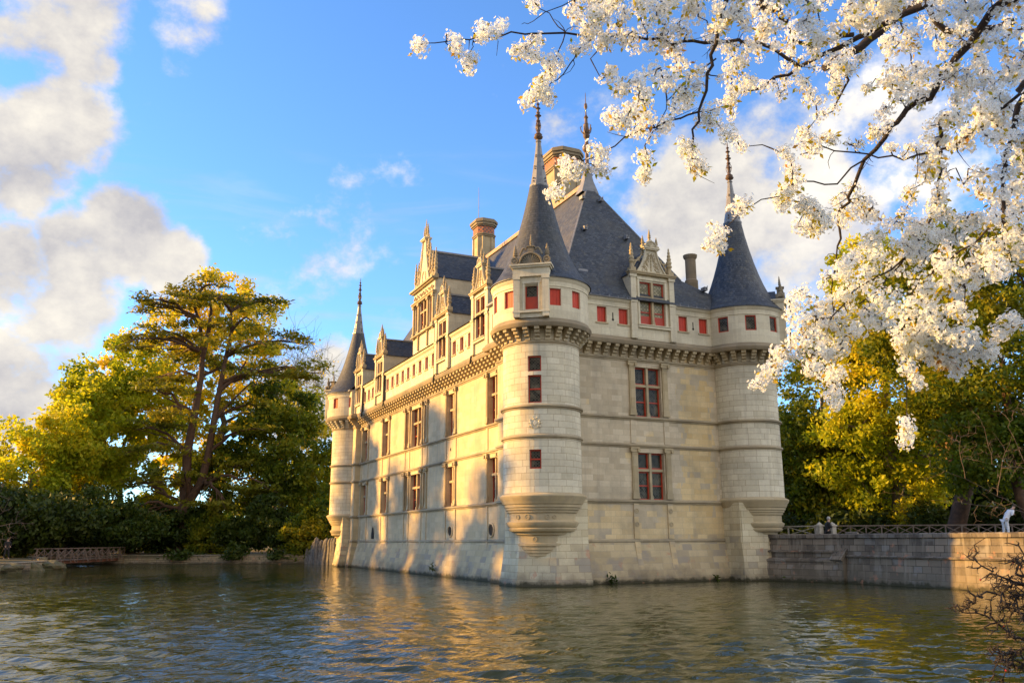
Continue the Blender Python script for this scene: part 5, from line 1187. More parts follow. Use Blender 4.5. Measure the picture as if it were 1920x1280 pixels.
wood('dark undergrowth right behind the terrace railing', [gp(1430,86),gp(1700,80),gp(1960,72),gp(2300,60)], 6.5, MT['leaf_dark'], 8, 8, 30000, 0.38)

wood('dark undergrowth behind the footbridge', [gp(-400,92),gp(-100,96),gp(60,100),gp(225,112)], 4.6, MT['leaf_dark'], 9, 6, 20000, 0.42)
# cedar: forked trunk, flat plates of dark foliage
def cedar():
    rs = np.random.RandomState(77); b = np.array(gnd(342,100,.8)); root = empty('cedar', b); tag(root, 'tall cedar with forked red-brown trunk and flat dark tiers of foliage', 'tree', G1)
    k = 100/FPX; base_y = 1013
    def P(px, py, off=0): return R3*((px-342)*k)+F3*off+np.array([0,0,(base_y-py)*k*1.04])
    mb = MB()
    def limb(pts, r0, r1, seg=9): 
        n = len(pts); mb.tube([Vector(P(*p)) for p in pts], [r0+(r1-r0)*i/(n-1) for i in range(n)], seg)
    limb([(342,1018),(341,975),(340,930),(341,890)], .9, 0.72, 12)
    limb([(340,900),(337,830),(345,760),(352,690),(352,640),(340,580),(322,540)], 0.60, 0.13)
    limb([(342,930),(368,885),(378,835),(384,770),(392,700),(398,650),(405,600),(402,560)], 0.56, 0.12)
    limb([(352,650),(360,600),(362,560),(355,525)], 0.35, 0.1)
    limb([(390,715),(420,690),(438,660)], 0.3, 0.1); limb([(384,770),(410,740),(450,700)], 0.22, 0.08)
    plates = [(245,550,45,1,1),(232,618,42,-1,1),(555,690,38,1,-1),(300,522,50,2,1),(330,507,62,0,1),(362,528,75,3,1),(285,548,75,-2,1),(430,540,85,2,-1),(395,552,60,-3,1),(330,575,60,2,1),(285,612,70,-2,1),(350,600,55,3,1),(415,590,70,-2,1),(490,610,75,2,-1),(320,640,70,3,1),(250,640,50,-3,1),(440,640,80,-3,-1),(530,672,75,1,-1),(370,660,60,3,1),(270,690,60,2,1),(300,720,60,-3,1),(470,690,70,-1,-1),
              (420,735,60,3,1),(330,770,60,-3,1),(260,775,70,2,1),(440,790,80,-2,-1),(300,830,80,-2,1),(420,850,85,2,-1),(470,900,80,-2,-1),(270,880,80,1,1),(340,870,50,-4,1),(400,930,60,-3,-1),(290,950,70,-3,1)]
    C = []
    trunkL = [(340,930),(337,830),(345,760),(352,690),(352,640),(340,580),(322,540)]; trunkR = [(368,885),(378,835),(384,770),(392,700),(398,650),(405,600),(402,560)]
    for (px, py, hw, off, s_) in plates:
        hw *= 0.92
        tr_ = trunkL if px < 375 else trunkR
        st = min(tr_, key=lambda q: abs(q[1]-(py+22))); c = P(px, py, off); L0 = P(st[0], st[1])
        tip = P(px+math.copysign(hw*0.8, px-st[0]), py+6, off*1.6)
        pts = curve(L0, tip, 1.2, rs, 8, 0.015); mb.tube(pts, [0.24*(1-0.85*i/8) for i in range(9)], 6, False)
        n = int(19*hw/60)
        for j in range(n):
            u = rs.uniform(-1,1); v = rs.uniform(-1,1); 
            if u*u+v*v > 1: continue
            cc = c+R3*(u*hw*k)+F3*(v*hw*k*0.85)+np.array([0,0,-(u*u)*0.5*s_+rs.normal()*0.22+0.18*math.sin(u*7+v*5)])
            L1 = pts[min(8, max(1, int(4+3*u)))]
            if j % 2 == 0: mb.tube(curve(L1, cc, 0.15, rs, 3, 0.03), [.07,.05,.035,.02], 4, False)
            m = 30; g = rs.normal(size=(m,3))*np.array([0.62,0.62,0.11])+np.array([0,0,.12*abs(u)]); C.append(cc+g)
    mb.build('trunk', MT['bark'], root, smooth=70)
    V = leaves(rs, np.concatenate(C), 0.30, 1.6, 2.2); link('crown', fast_mesh('crown', V, 4, [MT['leaf_cedar']]), root)
cedar()
# right park
tree('lime_tree', 'golden lime tree directly right of the right-hand tower', 'tree', gnd(1565,92,1.85), 16, [(0,0,15,6.5,6,7),(-3,0,9,5,5,5),(3,0,21,5,5,5),(2,0,9,6,5,5),(0,-1,4.5,5,4,4)], MT['leaf_olive'], 320, 110, 0.32, 0.5, 31, 'barkgrey', G2)
tree('lime_tree', 'tall golden-yellow lime tree behind the middle of the long railing', 'tree', gnd(1690,86,1.85), 20, [(0,0,17,6.5,6,8),(0,0,26,6,5,7),(-3,0,10,6,5,5),(5,0,11,5,5,5),(0,-1,5,6,4,4)], MT['leaf_yg'], 400, 110, 0.30, 0.6, 32, 'barkgrey', G2)
tree('lime_tree', 'lime tree with stout two-stemmed trunk near the right edge', 'tree', gnd(1808,76,1.85), 20, [(0,1,17,6,5,8),(-3,1,22,5,5,6),(3,2,10.5,5,4,5),(2,0,26,5,5,5)], MT['leaf_olive'], 330, 110, 0.28, 0.85, 33, 'bark', G2)
tree('chestnut_tree', 'dark green leafy tree at the right edge of the picture', 'tree', gnd(1925,70,1.85), 16, [(0,0,14,6,5,8),(-2,0,7.5,4.5,4,4),(0,0,23,6,5,6)], MT['leaf_olive'], 320, 110, 0.27, 0.55, 34, 'bark', G2)
tree('chestnut_tree', 'dark tree with bending bough just behind the right-hand tower', 'tree', gnd(1492,100,1.85), 10, [(0,0,10,4.5,5,5),(0,0,5.5,4,4,3)], MT['leaf_dark'], 120, 90, 0.32, 0.4, 35, 'bark', G2)
tree('lime_tree', 'green lime tree seen low between the golden limes', 'tree', gnd(1630,100,1.85), 12, [(0,0,9,6,5,6)], MT['leaf_olive'], 170, 100, 0.32, 0.4, 36, 'bark', G2)
# shade trees on the left bank, west of the view
for i, (x, y, h) in enumerate([(-58,39,27),(-60,47,25),(-55,52,28),(-58,63,26),(-50,66,28)]):
    tree('park_tree', ['shade tree on the left bank nearest the camera','smallest shade tree on the left bank','shade tree on the left bank closest to the moat bend','shade tree set back behind the others on the left bank','shade tree on the left bank nearest the footbridge'][i], 'tree', (x,y,1.6), h*0.6, [(0,0,h*0.60,3.1,3.1,h*0.40)], MT['leaf_green'], 90, 80, 0.5, 0.5, 90+i, 'bark', 'shade trees west of the castle', limbs=6)
# ---------------------------------------------------------------- flowering cherry overhead
def V3(p): return np.array([p[0], p[1], p[2]], float)
def petal_mat():
    s = NT('white_petals'); s.col((0.90,0.95,1.0)); s.b.inputs['Roughness'].default_value = 0.7; s.b.inputs['Specular IOR Level'].default_value = 0.1
    tr = s.n('BsdfTranslucent'); tr.inputs[0].default_value = (0.90,0.96,1.0,1); ms = s.n('MixShader'); ms.inputs[0].default_value = 0.55
    s.l(s.b.outputs[0], ms.inputs[1]); s.l(tr.outputs[0], ms.inputs[2]); s.l(ms.outputs[0], s.out.inputs[0]); return s.m
def cherry():
    rs = np.random.RandomState(12); rnd = random.Random(12)
    tb = CAM_LOC+RT*5.6+FWH*4.6; tb = Vector((tb.x, tb.y, 0.75))
    root = empty('cherry_tree', tb); tag(root, 'flowering cherry tree reaching over the water with white blossom', 'tree')
    T0 = V3(tb)
    mb = MB()
    A = lambda px, py, d: V3(at(px, py, d))-T0
    crotch = A(2650,250,5.0)
    tk = MB(); tp = [np.array([0,0,-.3]), np.array([0,0,0.0])]+[crotch*t+np.array([.06*math.sin(5*t),.05*math.cos(4*t),.04]) for t in (.15,.3,.45,.6,.75,.9)]+[crotch]
    tk.tube([tuple(q) for q in tp], [.30,.22,.185,.17,.16,.15,.14,.13,.12], 16)
    for t_, dv in ((.45,(.5,.3,.5)),(.7,(.3,-.5,.4))): tk.tube([tuple(crotch*t_), tuple(crotch*t_+np.array(dv)*.5), tuple(crotch*t_+np.array(dv)*1.3+np.array([0,0,.3])), tuple(crotch*t_+np.array(dv)*2.4+np.array([0,0,.9]))], [.07,.055,.04,.015], 8)
    tk.build('trunk', MT['bark'], root, smooth=60)
    main = [ # thick to thin: (px,py,depth) lists and start radius
     ([(2650,250,5.0),(2200,60,5.6),(1920,-70,6.0),(1766,0,6.2),(1694,26,6.3),(1628,62,6.3),(1575,89,6.4),(1500,125,6.5),(1430,165,6.5),(1360,190,6.6)], .075, .010),
     ([(2650,250,5.0),(2150,100,5.2),(1930,-20,5.4),(1860,20,5.5),(1790,111,5.6),(1755,165,5.6),(1700,205,5.7),(1670,237,5.7),(1620,300,5.8),(1590,370,5.8),(1572,410,5.8),(1570,462,5.8)], .06, .010),
     ([(2650,250,5.0),(2200,180,5.0),(1985,100,5.0),(1920,157,5.0),(1908,200,5.0),(1890,279,5.0),(1880,330,5.0),(1880,413,5.0),(1892,480,5.0),(1925,545,5.0)], .05, .008),
     ([(1985,100,5.0),(1884,200,5.2),(1825,246,5.3),(1769,279,5.4),(1694,300,5.5),(1628,289,5.6),(1536,272,5.7),(1500,290,5.7)], .018, .005),
     ([(1500,-80,5.4),(1400,-60,5.3),(1362,0,5.2),(1343,82,5.2),(1326,138,5.2),(1310,210,5.2),(1300,256,5.2),(1294,318,5.2)], .03, .007),
     ([(2200,60,5.6),(1900,-90,5.6),(1650,-60,5.5),(1500,-80,5.4)], .06, .03),
     ([(1500,125,6.5),(1420,80,5.9),(1366,78,5.7),(1300,77,5.6),(1240,72,5.6),(1165,66,5.6),(1060,62,5.5),(1000,63,5.5),(940,68,5.5),(880,75,5.4),(815,81,5.4),(790,84,5.4)], .022, .003),
     ([(1310,210,5.2),(1250,228,5.2),(1190,250,5.2),(1130,285,5.2),(1080,315,5.2),(1045,345,5.2)], .010, .003),
     ([(1343,110,5.2),(1296,145,5.3),(1250,190,5.3),(1232,236,5.3)], .008, .003),
     ([(1060,62,5.5),(1040,115,5.5),(1030,130,5.5),(1020,150,5.5)], .006, .003), ([(1075,112,5.5),(1045,150,5.5),(1020,172,5.5),(1005,190,5.5)], .006, .003),
     ([(1060,60,5.5),(1030,25,5.5),(995,0,5.5)], .006,.003), ([(1075,0,5.5),(1000,40,5.5),(978,46,5.5)], .005,.002), ([(887,76,5.4),(880,100,5.4)], .004,.003),
     ([(1000,63,5.5),(985,90,5.5),(1000,100,5.5)],.004,.003),
     ([(1620,300,5.8),(1570,345,5.6),(1500,340,5.5),(1440,372,5.5),(1390,392,5.5),(1340,455,5.5)], .010, .003),
     ([(1762,238,5.6),(1765,285,5.6),(1762,330,5.6),(1755,385,5.6),(1738,440,5.6),(1700,480,5.6),(1650,540,5.6),(1610,570,5.6)], .020, .006),
     ([(1700,480,5.6),(1600,545,5.5),(1530,600,5.5),(1470,660,5.5),(1425,715,5.5)], .010, .003),
     ([(1570,462,5.8),(1562,520,5.7),(1563,620,5.6),(1566,740,5.6)], .008, .003),
     ([(1880,413,5.0),(1800,470,5.1),(1720,530,5.2),(1690,620,5.2),(1700,690,5.2),(1699,815,5.2)], .010, .002),
     ([(1925,330,5.2),(1860,420,5.2),(1810,540,5.2),(1800,640,5.2),(1795,690,5.2)], .009,.003),
     ([(1430,15,6.0),(1450,20,6.0),(1476,42,6.0)], .03,.03),([(1420,-70,6.0),(1430,15,6.0)], .03,.03),
     ([(1700,-60,6.6),(1750,35,6.6),(1790,60,6.6),(1822,62,6.6),(1900,40,6.6)], .03,.045),([(1545,128,6.8),(1590,100,6.8),(1650,60,6.8),(1750,-20,6.8)], .05,.06),
     ([(1480,75,6.4),(1520,88,6.4),(1600,65,6.4)], .02,.03), ([(1590,125,6.2),(1583,165,6.2),(1560,210,6.2)], .02,.008),
    ]
    nodes = []
    for pts, r0, r1 in main:
        P = [A(*p) for p in pts]; Q = []
        for i in range(len(P)-1):
            for t in (0, .33, .66):
                Q.append(P[i]+(P[i+1]-P[i])*t+(rs.normal(size=3)*0.012 if t else 0))
        Q.append(P[-1]); n = len(Q); rr = [0.62*(r0+(r1-r0)*(i/(n-1))**0.8)+.0006 for i in range(n)]
        mb.tube(Q, rr, 7 if r0 > .02 else 5)
        nodes += list(zip(Q, rr))
    nodes = [(q, r) for q, r in nodes if r < .05]
    NP = np.array([q for q, r in nodes])
    # blossom clusters
    poly = [(1050,-80),(1075,30),(1110,60),(1190,95),(1270,110),(1290,150),(1250,200),(1330,240),(1380,300),(1440,262),(1480,330),(1460,380),(1520,400),(1545,450),(1610,410),(1600,460),(1520,530),(1475,560),(1490,640),(1550,690),(1590,640),(1650,600),(1700,655),(1745,690),(1790,680),(1835,640),(1835,600),(1790,560),(1860,520),(1920,500),(2060,470),(2060,-80)]
    gaps = [(1425,215,42),(1490,205,26),(1600,225,34),(1700,238,30),(1650,325,46),(1575,310,34),(1740,105,20),(1850,290,26),(1340,120,20),(1300,90,22),(1375,60,16),(1545,330,40),(1470,250,26),(1690,110,16),(1760,200,18),(1630,190,18),(1810,380,22),(1340,170,18),(1220,110,12),(1530,150,14),(1620,80,14),(1480,480,34),(1530,490,24),(1800,300,18),(1860,100,14),(1440,120,12),(1560,20,12),(1665,390,20),(1880,560,26)]
    cl = []
    for (x, y, n, sp) in [(787,84,5,9),(850,70,4,9),(850,88,4,8),(877,108,4,9),(876,126,3,9),(905,70,4,12),(912,60,3,9),(935,52,3,8),(925,62,2,8),(1005,68,4,9),(982,85,4,10),(975,95,3,8),(1000,108,5,12),(1028,112,4,10),(1038,130,4,10),(1022,150,4,10),(1012,168,5,11),(1005,187,6,13),(1030,185,2,8),(1085,92,6,14),(1105,60,7,16),(1130,80,6,13),(1080,20,6,16),(1000,6,5,10),(1120,25,9,22),(1140,140,6,14),(1168,165,6,14),(1200,185,6,13),(1190,150,5,15),(1150,222,6,14),(1175,232,4,12),(1195,248,5,11),(1180,205,5,14),(1125,288,5,12),(1127,322,5,11),(1085,316,5,12),(1066,326,5,12),(1038,356,6,13),(1062,305,4,9),(1208,290,5,11),(1208,322,6,13),(1285,272,5,12),(1310,315,5,12),(1295,290,4,10),(1240,240,5,18),(1210,215,6,16),(1250,150,10,25),(1340,458,8,14),(1350,440,4,9),(1392,392,6,14),(1460,375,7,14),(1510,395,6,16),(1520,430,7,16),(1538,405,5,12),(1440,700,7,14),(1425,718,4,9),(1462,668,7,13),(1490,645,8,16),(1520,690,8,15),(1560,700,8,16),(1568,735,7,12),(1566,752,4,9),(1570,640,12,22),(1540,610,12,25),(1640,600,10,22),(1700,690,6,12),(1690,645,10,18),(1720,720,4,8),(1698,790,3,6),(1699,812,6,8),(1699,828,3,5),(1780,670,8,15),(1800,690,5,10),(1815,655,8,14),(1892,598,7,14),(1870,620,4,9),(1858,662,5,10),(1862,650,3,7),(1795,630,10,18),(1730,640,12,25),(1740,600,12,25)]:
        for _ in range(n): cl.append((x+rnd.gauss(0,sp*.55), y+rnd.gauss(0,sp*.55), None))
    n_rand = 0
    while n_rand < 1800:
        x = rnd.uniform(1040,2060); y = rnd.uniform(-80,700)
        if not inside((x,y), poly): continue
        if any((x-g[0])**2+(y-g[1])**2 < (g[2]+6)**2 for g in gaps): continue
        if math.sin(x*0.031+1.3)*math.sin(y*0.037+.4)+0.5*math.sin(x*.083+y*.05) < -0.75 and rnd.random() < 0.7: continue
        cl.append((x, y, None)); n_rand += 1
    # one flower: five cupped petals and a tiny star of stamens
    def flower():
        F = []; M_ = []; L_ = 0.0155
        for k in range(5):
            a = 2*PI*k/5; e = np.array([math.cos(a), math.sin(a), 0]); s_ = np.array([-math.sin(a), math.cos(a), 0]); zz = np.array([0,0,1.0])
            p0 = e*.0012; p1 = e*L_*.62-s_*L_*.44+zz*.0035; p2 = e*L_*1.0-s_*L_*.22+zz*.005; p3 = e*L_*.93+zz*.004; p4 = e*L_*1.0+s_*L_*.22+zz*.005; p5 = e*L_*.62+s_*L_*.44+zz*.0035
            F.append([p0,p1,p2,p3,p4,p5]); M_.append(0)
        for k in range(4):
            a = 2*PI*k/4+.4; e = np.array([math.cos(a), math.sin(a), 0]); s_ = np.array([-math.sin(a), math.cos(a), 0]); zz = np.array([0,0,1.0])
            F.append([e*.0005+zz*.003, e*.003-s_*.0006+zz*.006, e*.0062-s_*.0009+zz*.0085, e*.0072+zz*.0088, e*.0062+s_*.0009+zz*.0085, e*.003+s_*.0006+zz*.006]); M_.append(1)
        return np.array(F), np.array(M_)
    FL, FM = flower()
    def rot(nrm, spin):
        n = nrm/np.linalg.norm(nrm); t = np.array([1,0,0]) if abs(n[0]) < .8 else np.array([0,1,0]); a = np.cross(n, t); a /= np.linalg.norm(a); b = np.cross(n, a)
        c, s_ = math.cos(spin), math.sin(spin); return np.stack([a*c+b*s_, b*c-a*s_, n], 1)
    protos = []
    for v in range(8):
        Fs = []; Ms = []; n = 26; sq = rs.uniform(.7,1.25,3)
        for i in range(n):
            z = 1-2*(i+.5)/n; rr = math.sqrt(1-z*z); ph = i*2.39996+v; d = np.array([rr*math.cos(ph), rr*math.sin(ph), z])+rs.normal(size=3)*.16
            d /= np.linalg.norm(d); rad = .052*rs.uniform(.45,1.35); M3 = rot(d+rs.normal(size=3)*.28, rs.uniform(0,6))
            Fs.append((FL@M3.T)*rs.uniform(.85,1.15)+d*rad*sq); Ms.append(FM)
        protos.append((np.concatenate(Fs), np.concatenate(Ms)))
    allV = []; allM = []; LV = []
    NPb = np.zeros((len(NP)+6000,3)); NPb[:len(NP)] = NP; NRb = np.zeros(len(NPb)); NRb[:len(NP)] = [r for q, r in nodes]; nn_ = len(NP)
    kx = np.array([at(c[0], c[1], 5.5) for c in cl])-T0
    order = np.argsort([((NP-k_)**2).sum(1).min() for k_ in kx]); cl = [cl[i] for i in order]
    for (x, y, d_) in cl:
        ray = A(x, y, 1.0)+T0-V3(CAM_LOC); o_ = V3(CAM_LOC)-T0
        # the branch that passes nearest to this line of sight carries the cluster
        rel = NPb[:nn_]-o_; t_ = rel@ray/(ray@ray); dd = np.linalg.norm(rel-t_[:,None]*ray, axis=1); j = int(np.argmin(dd+rs.uniform(0,.05,nn_)))
        q = NPb[j].copy(); dp = t_[j]+rs.normal()*.05; c0 = o_+ray*dp; r = NRb[j]; dist = np.linalg.norm(q-c0)
        if dist > .035:
            mid = (q+c0)/2+rs.normal(size=3)*dist*.16+np.array([0,0,.15*dist]); mb.tube([q, q*.6+mid*.4+rs.normal(size=3)*dist*.03, mid, c0], [max(.0036, min(.007, r*.75)), .005, .0042, .003], 4, False)
            for w_ in (mid, c0):
                if nn_ < len(NPb): NPb[nn_] = w_; NRb[nn_] = .0035; nn_ += 1
        F, M_ = protos[rs.randint(8)]; M3 = rot(rs.normal(size=3), rs.uniform(0,6)); s_ = rs.uniform(.52,.92)
        allV.append(((F@M3.T)*s_+c0).reshape(-1,3)); allM.append(M_)
        if rnd.random() < .5:
            for _ in range(rnd.randint(2,5)):
                dirv = rs.normal(size=3); dirv[2] -= .6; dirv /= np.linalg.norm(dirv); b = np.cross(dirv, rs.normal(size=3)); b /= np.linalg.norm(b)
                p = c0+dirv*.048*s_; Lf = rs.uniform(.028,.05)
                LV.append(np.array([p, p+dirv*Lf*.45-b*Lf*.26, p+dirv*Lf, p+dirv*Lf*.45+b*Lf*.26]))
    for _ in range(150):
        j = rs.randint(len(NP)); p_ = NPb[j]; d_ = rs.normal(size=3); d_[2] -= .35; d_ /= np.linalg.norm(d_); L_ = rs.uniform(.06,.15); b_ = rs.normal(size=3)*.45
        if NRb[j] < .004: continue
        mb.tube([p_, p_+d_*L_*.3+b_*L_*.05, p_+d_*L_*.65+b_*L_*.4, p_+(d_*.85+b_)*L_], [.0034,.0028,.0022,.0013], 4, False)
    mb.build('branches', MT['barkdark'], root, smooth=60)
    V = np.concatenate(allV); Mi = np.concatenate(allM)
    o = link('blossom', fast_mesh('blossom', V, 6, [petal_mat(), simple('stamens', (0.42,0.26,0.05), (0.30,0.15,0.03), 0.8, 40, bump=0)], Mi), root); o['kind'] = 'stuff'
    lm = leafmat('young_cherry_leaves', [(0.20,0.26,0.02),(0.36,0.36,0.02),(0.45,0.32,0.03),(0.40,0.16,0.04)], 0.5, 3.0)
    o = link('young_leaves', fast_mesh('young_leaves', np.concatenate(LV), 4, [lm]), root); o['kind'] = 'stuff'
cherry()

# ---------------------------------------------------------------- bare twiggy shrubs near the camera and on the terrace
def twiggy(name, label, base, lines, mat, r0, spur, nsp, seed, berries=False):
    rs = np.random.RandomState(seed); B = V3(base); root = empty(name, base); tag(root, label, 'shrub'); mb = MB(); bud = MB()
    def grow(Q, r, lvl):
        n = len(Q); mb.tube(Q, [max(.0012, r*(1-.75*i/(n-1))) for i in range(n)], 5, False)
        if lvl == 0: return
        for k in range(nsp if lvl == 2 else max(3, nsp//4)):
            i = rs.randint(1, n-1); t = Q[i+1]-Q[i-1]; t = t/np.linalg.norm(t); s_ = np.cross(t, rs.normal(size=3)); s_ /= np.linalg.norm(s_)
            L_ = spur*rs.uniform(.4,1.5)*(1 if lvl == 2 else .45); d = t*rs.uniform(.1,.6)+s_
            P = [Q[i], Q[i]+d*L_*.35+rs.normal(size=3)*L_*.08, Q[i]+d*L_*.7+rs.normal(size=3)*L_*.14, Q[i]+d*L_+rs.normal(size=3)*L_*.2]
            grow(P, r*.55, lvl-1)
            if berries and rs.uniform() < .018: bud.ball(tuple(P[-1]), r*.55, 6, 4)
    for pts in lines:
        P = [V3(at(*p))-B for p in pts]; Q = []
        for i in range(len(P)-1):
            for t in (0,.25,.5,.75): Q.append(P[i]+(P[i+1]-P[i])*t+(rs.normal(size=3)*.012 if t else 0))
        Q.append(P[-1]); grow(Q, r0, 2)
    mb.build('branches', mat, root)
    if bud.v: bud.build('berries', simple('berries', (0.3,0.02,0.01), None, 0.4), root)
b = CAM_LOC+RT*2.9+FWH*2.9
twiggy('hawthorn', 'dark thorny leafless shrub at the lower right corner', (b.x,b.y,0.75), [
  [(2250,1500,3.6),(2080,1200,3.7),(1950,1100,3.8),(1905,1095,3.8),(1870,1078,3.8),(1840,1060,3.8),(1812,1043,3.8)],
  [(2080,1200,3.7),(1960,1120,3.8),(1900,1090,3.8),(1880,1110,3.8),(1850,1108,3.8),(1825,1130,3.8),(1800,1140,3.8)],
  [(1960,1120,3.8),(1920,1080,3.8),(1905,1055,3.8),(1912,1035,3.8)], [(2080,1250,3.7),(1940,1215,3.8),(1900,1195,3.8),(1870,1168,3.8),(1830,1148,3.8),(1780,1140,3.8)],
  [(1960,1120,3.8),(1915,1115,3.8),(1895,1130,3.8),(1880,1140,3.8)], [(2080,1250,3.7),(1950,1210,3.8),(1900,1222,3.8),(1845,1226,3.8)], [(2150,1400,3.7),(1980,1230,3.8),(1915,1215,3.8),(1890,1255,3.8),(1862,1274,3.8)], [(1980,1230,3.8),(1930,1238,3.8),(1900,1245,3.8),(1880,1235,3.8)],
  [(1960,1120,3.8),(1930,1140,3.8),(1900,1150,3.8)]], MT['barkdark'], .0085, .055, 20, 5, True)
twiggy('rose_shrub', 'tall bare reddish-brown twigs rising beside the terrace at the right edge', (at(2010,1100,16).x,at(2010,1100,16).y,0.8), [
  [(2010,1100,16),(1990,980,16),(1920,955,16),(1870,930,16),(1810,897,16),(1760,877,16),(1705,865,16)], [(1990,980,16),(1920,960,16),(1850,948,16),(1790,940,16),(1745,937,16)],
  [(1990,980,16),(1930,880,16),(1890,800,16),(1900,770,16),(1925,745,16)], [(1930,880,16),(1860,870,16),(1845,800,16),(1832,780,16)], [(1870,930,16),(1880,860,16),(1900,810,16)], [(1810,897,16),(1800,850,16),(1798,810,16)]], MT['twig'], .007, .28, 8, 6)
twiggy('willow_shrub', 'pale arching bare twigs at the left edge above the bank', (at(-60,1060,60).x,at(-60,1060,60).y,0.9), [
  [(-60,1060,60),(-30,990,60),(5,985,60),(30,980,60),(52,965,60)], [(-60,1060,60),(-30,980,60),(5,960,60),(20,930,60)], [(-60,1060,60),(-30,1000,60),(0,1010,60),(22,1012,60)], [(-60,1060,60),(-40,960,60),(-5,935,60),(8,905,60)]], MT['twig'], .035, .7, 7, 7)
# tufts of weeds at the foot of the walls
def weeds(label, pos, seed, s_=0.5, n=160, spread=(1.2,.25,.35)):
    rs = np.random.RandomState(seed); P = rs.normal(size=(n,3))*np.array(spread)*.5+np.array([0,0,.15]); P[:,2] = np.abs(P[:,2])
    o = link('weeds', fast_mesh('weeds', leaves(rs, P, s_*.26, 0, 2.4), 4, [MT['leaf_green2']]), None, pos); tag(o, label, 'weeds', 'weeds at the foot of the walls')
weeds('tall weed in the angle between near tower and right facade', (2.05,-.85,.1), 1, .5, 140, (.22,.22,1.3))
weeds('small weed tuft at the waterline below the right facade window', (4.1,-.68,.05), 2, .4, 40, (.22,.15,.35))
weeds('tiny weed tuft at the waterline near the right tower', (11.2,-.66,.05), 3, .35, 30, (.2,.15,.25))
weeds('green weeds at the waterline just right of the right-hand tower', (15.15,-1.6,.05), 4, .6, 320, (.6,1.4,.4))
weeds('mossy tuft growing on the left facade base', (-.75,14.6,.35), 5, .4, 50, (.15,.4,.3))
weeds('leafy tuft hanging over the far bank wall', (-8.5,53.6,.5), 6, .9, 320, (1.5,.6,1.4)); weeds('wide leafy tuft on the far bank wall nearer the footbridge', (-13.5,56.0,.5), 7, .9, 260, (1.6,.6,.8)); weeds('leafy tuft on the far bank wall beside the stake wall', (-4.6,52.0,.5), 8, .9, 200, (1.0,.5,1.0))

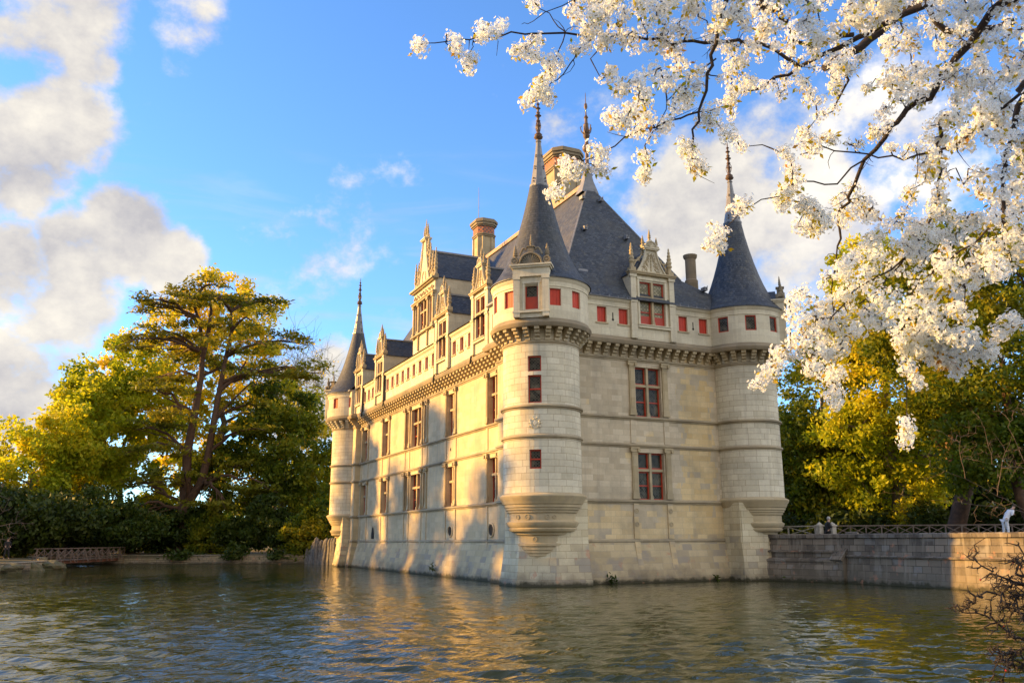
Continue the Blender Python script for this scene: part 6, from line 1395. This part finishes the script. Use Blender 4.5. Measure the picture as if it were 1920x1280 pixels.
# ---------------------------------------------------------------- people
def person(label, pos, rz, coat, trousers, hair, h=1.74, lean=0.0, arm_fwd=0.3, skin_c=(0.45,0.26,0.18), leg_open=0.08):
    k = h/1.74; root = None
    def skin(name, chain, mat, parent):
        vs, es, rr = chain; me = bpy.data.meshes.new(name); me.from_pydata([tuple(c*k for c in v) for v in vs], es, [])
        o = bpy.data.objects.new(name, me); COL.objects.link(o); md = o.modifiers.new('s', 'SKIN'); md.use_smooth_shade = True
        sub = o.modifiers.new('u', 'SUBSURF'); sub.levels = 1; sub.render_levels = 1
        for i, r in enumerate(rr): me.skin_vertices[0].data[i].radius = (r*k, r*k)
        me.skin_vertices[0].data[0].use_root = True
        dg = bpy.context.evaluated_depsgraph_get(); m2 = bpy.data.meshes.new_from_object(o.evaluated_get(dg)); bpy.data.objects.remove(o)
        m2.materials.clear(); m2.materials.append(mat); return link(name, m2, parent)
    ln = lambda z, y=0: y-lean*max(0, z-.95)
    a = arm_fwd
    vs = [(0,0,.95),(0,ln(1.15),1.15),(0,ln(1.38),1.38),(0,ln(1.5),1.5),(0,ln(1.58)-.01,1.58),(0,ln(1.70)-.015,1.70)]; rr = [.13,.12,.14,.06,.085,.075]; es = [(0,1),(1,2),(2,3),(3,4),(4,5)]
    def add(p, r, par): vs.append(p); rr.append(r); es.append((par, len(vs)-1)); return len(vs)-1
    for sx in (-1,1):
        i = add((sx*.1,0,.88), .085, 0); i = add((sx*(.1+leg_open*.5),-.02,.5), .06, i); i = add((sx*(.1+leg_open),.02,.09), .04, i); add((sx*(.11+leg_open),-.12,.04), .035, i)
        i = add((sx*.19,ln(1.40),1.41), .055, 2); i = add((sx*.25,ln(1.15)-.05*a,1.15), .042, i); i = add((sx*.2,ln(1.1)-.3*a,.98+.28*a), .03, i); hnd = add((sx*.19,ln(1.1)-.3*a-.06,.93+.29*a), .026, i)
        for q in range(4): add((sx*.19+(q-1.5)*.018, ln(1.1)-.3*a-.10-.01*(q in (1,2)), .88+.29*a), .008, hnd)
        add((sx*.15, ln(1.1)-.3*a-.09, .92+.29*a), .009, hnd)
    sk = simple('skin', skin_c, tuple(c*.85 for c in skin_c), .6, 20)
    body = skin('person', (vs, es, rr), sk, None); body.location = pos; body.rotation_euler = (0,0,rz); tag(body, label, 'person')
    c = simple('cloth_coat', coat, tuple(x*.7 for x in coat), .9, 12); t = simple('cloth_trousers', trousers, tuple(x*.7 for x in trousers), .9, 12)
    cv = [(0,0,.82),(0,ln(1.15),1.15),(0,ln(1.38),1.38),(0,ln(1.47),1.47)]; cr_ = [.165,.15,.165,.085]; ce = [(0,1),(1,2),(2,3)]
    for sx in (-1,1):
        b0 = len(cv); cv += [(sx*.19,ln(1.40),1.41),(sx*.255,ln(1.15)-.05*a,1.15),(sx*.2,ln(1.1)-.3*a,1.0+.28*a)]; cr_ += [.075,.062,.048]; ce += [(2,b0),(b0,b0+1),(b0+1,b0+2)]
    skin('jacket', (cv, ce, cr_), c, body)
    tv = [(0,0,.93)]; tr_ = [.15]; te = []
    for sx in (-1,1):
        b0 = len(tv); tv += [(sx*.1,0,.85),(sx*(.1+leg_open*.5),-.02,.5),(sx*(.1+leg_open),.02,.12)]; tr_ += [.105,.078,.06]; te += [(0,b0),(b0,b0+1),(b0+1,b0+2)]
    skin('trousers', (tv, te, tr_), t, body)
    mb = MB(); mb.T = Matrix.Scale(k,4); mb.ball((0,ln(1.68)+.018,1.69), .105, 12, 8); mb.build('hair', simple('hair', hair, tuple(x*.7 for x in hair), .8, 30), body, smooth=60)
    mb = MB(); mb.T = Matrix.Scale(k,4); yy = ln(1.64)-.095
    mb.tube([(0,yy+.01,1.66),(0,yy-.02,1.625),(0,yy+.01,1.615)], [.006,.013,.008], 6)
    mb.build('nose', sk, body); mb = MB(); mb.T = Matrix.Scale(k,4)
    for sx in (-1,1): mb.ball((sx*.032,yy+.018,1.665), .011, 6, 4)
    mb.box(-.025,.025,yy+.004,yy+.02,1.575,1.583); mb.build('eyes_and_mouth', MT['dark'], body)
    return body
person('person in dark clothes standing on the far-left bank', tuple(at(11,1048,72.5)), R_(20), (0.02,0.018,0.02), (0.02,0.018,0.02), (0.04,0.03,0.02), 1.76)
person('grey-haired person in a dark coat leaning between two stone posts', (17.05,-3.55,1.85), R_(70), (0.015,0.015,0.02), (0.02,0.02,0.025), (0.45,0.42,0.40), 1.72, 0.25, 1.0)
person('person in dark blue half hidden behind the right-hand tower corbel', (14.7,1.9,1.85), R_(-10), (0.012,0.015,0.025), (0.015,0.02,0.035), (0.03,0.02,0.015), 1.72, 0.0, .3)
person('person in white clothing bending forward at the quay on the far right', tuple(Vector(at(1887,1000,44))+Vector((0,0,-.15))), R_(80), (0.78,0.78,0.82), (0.75,0.75,0.8), (0.08,0.05,0.03), 1.62, 1.1, 1.0)
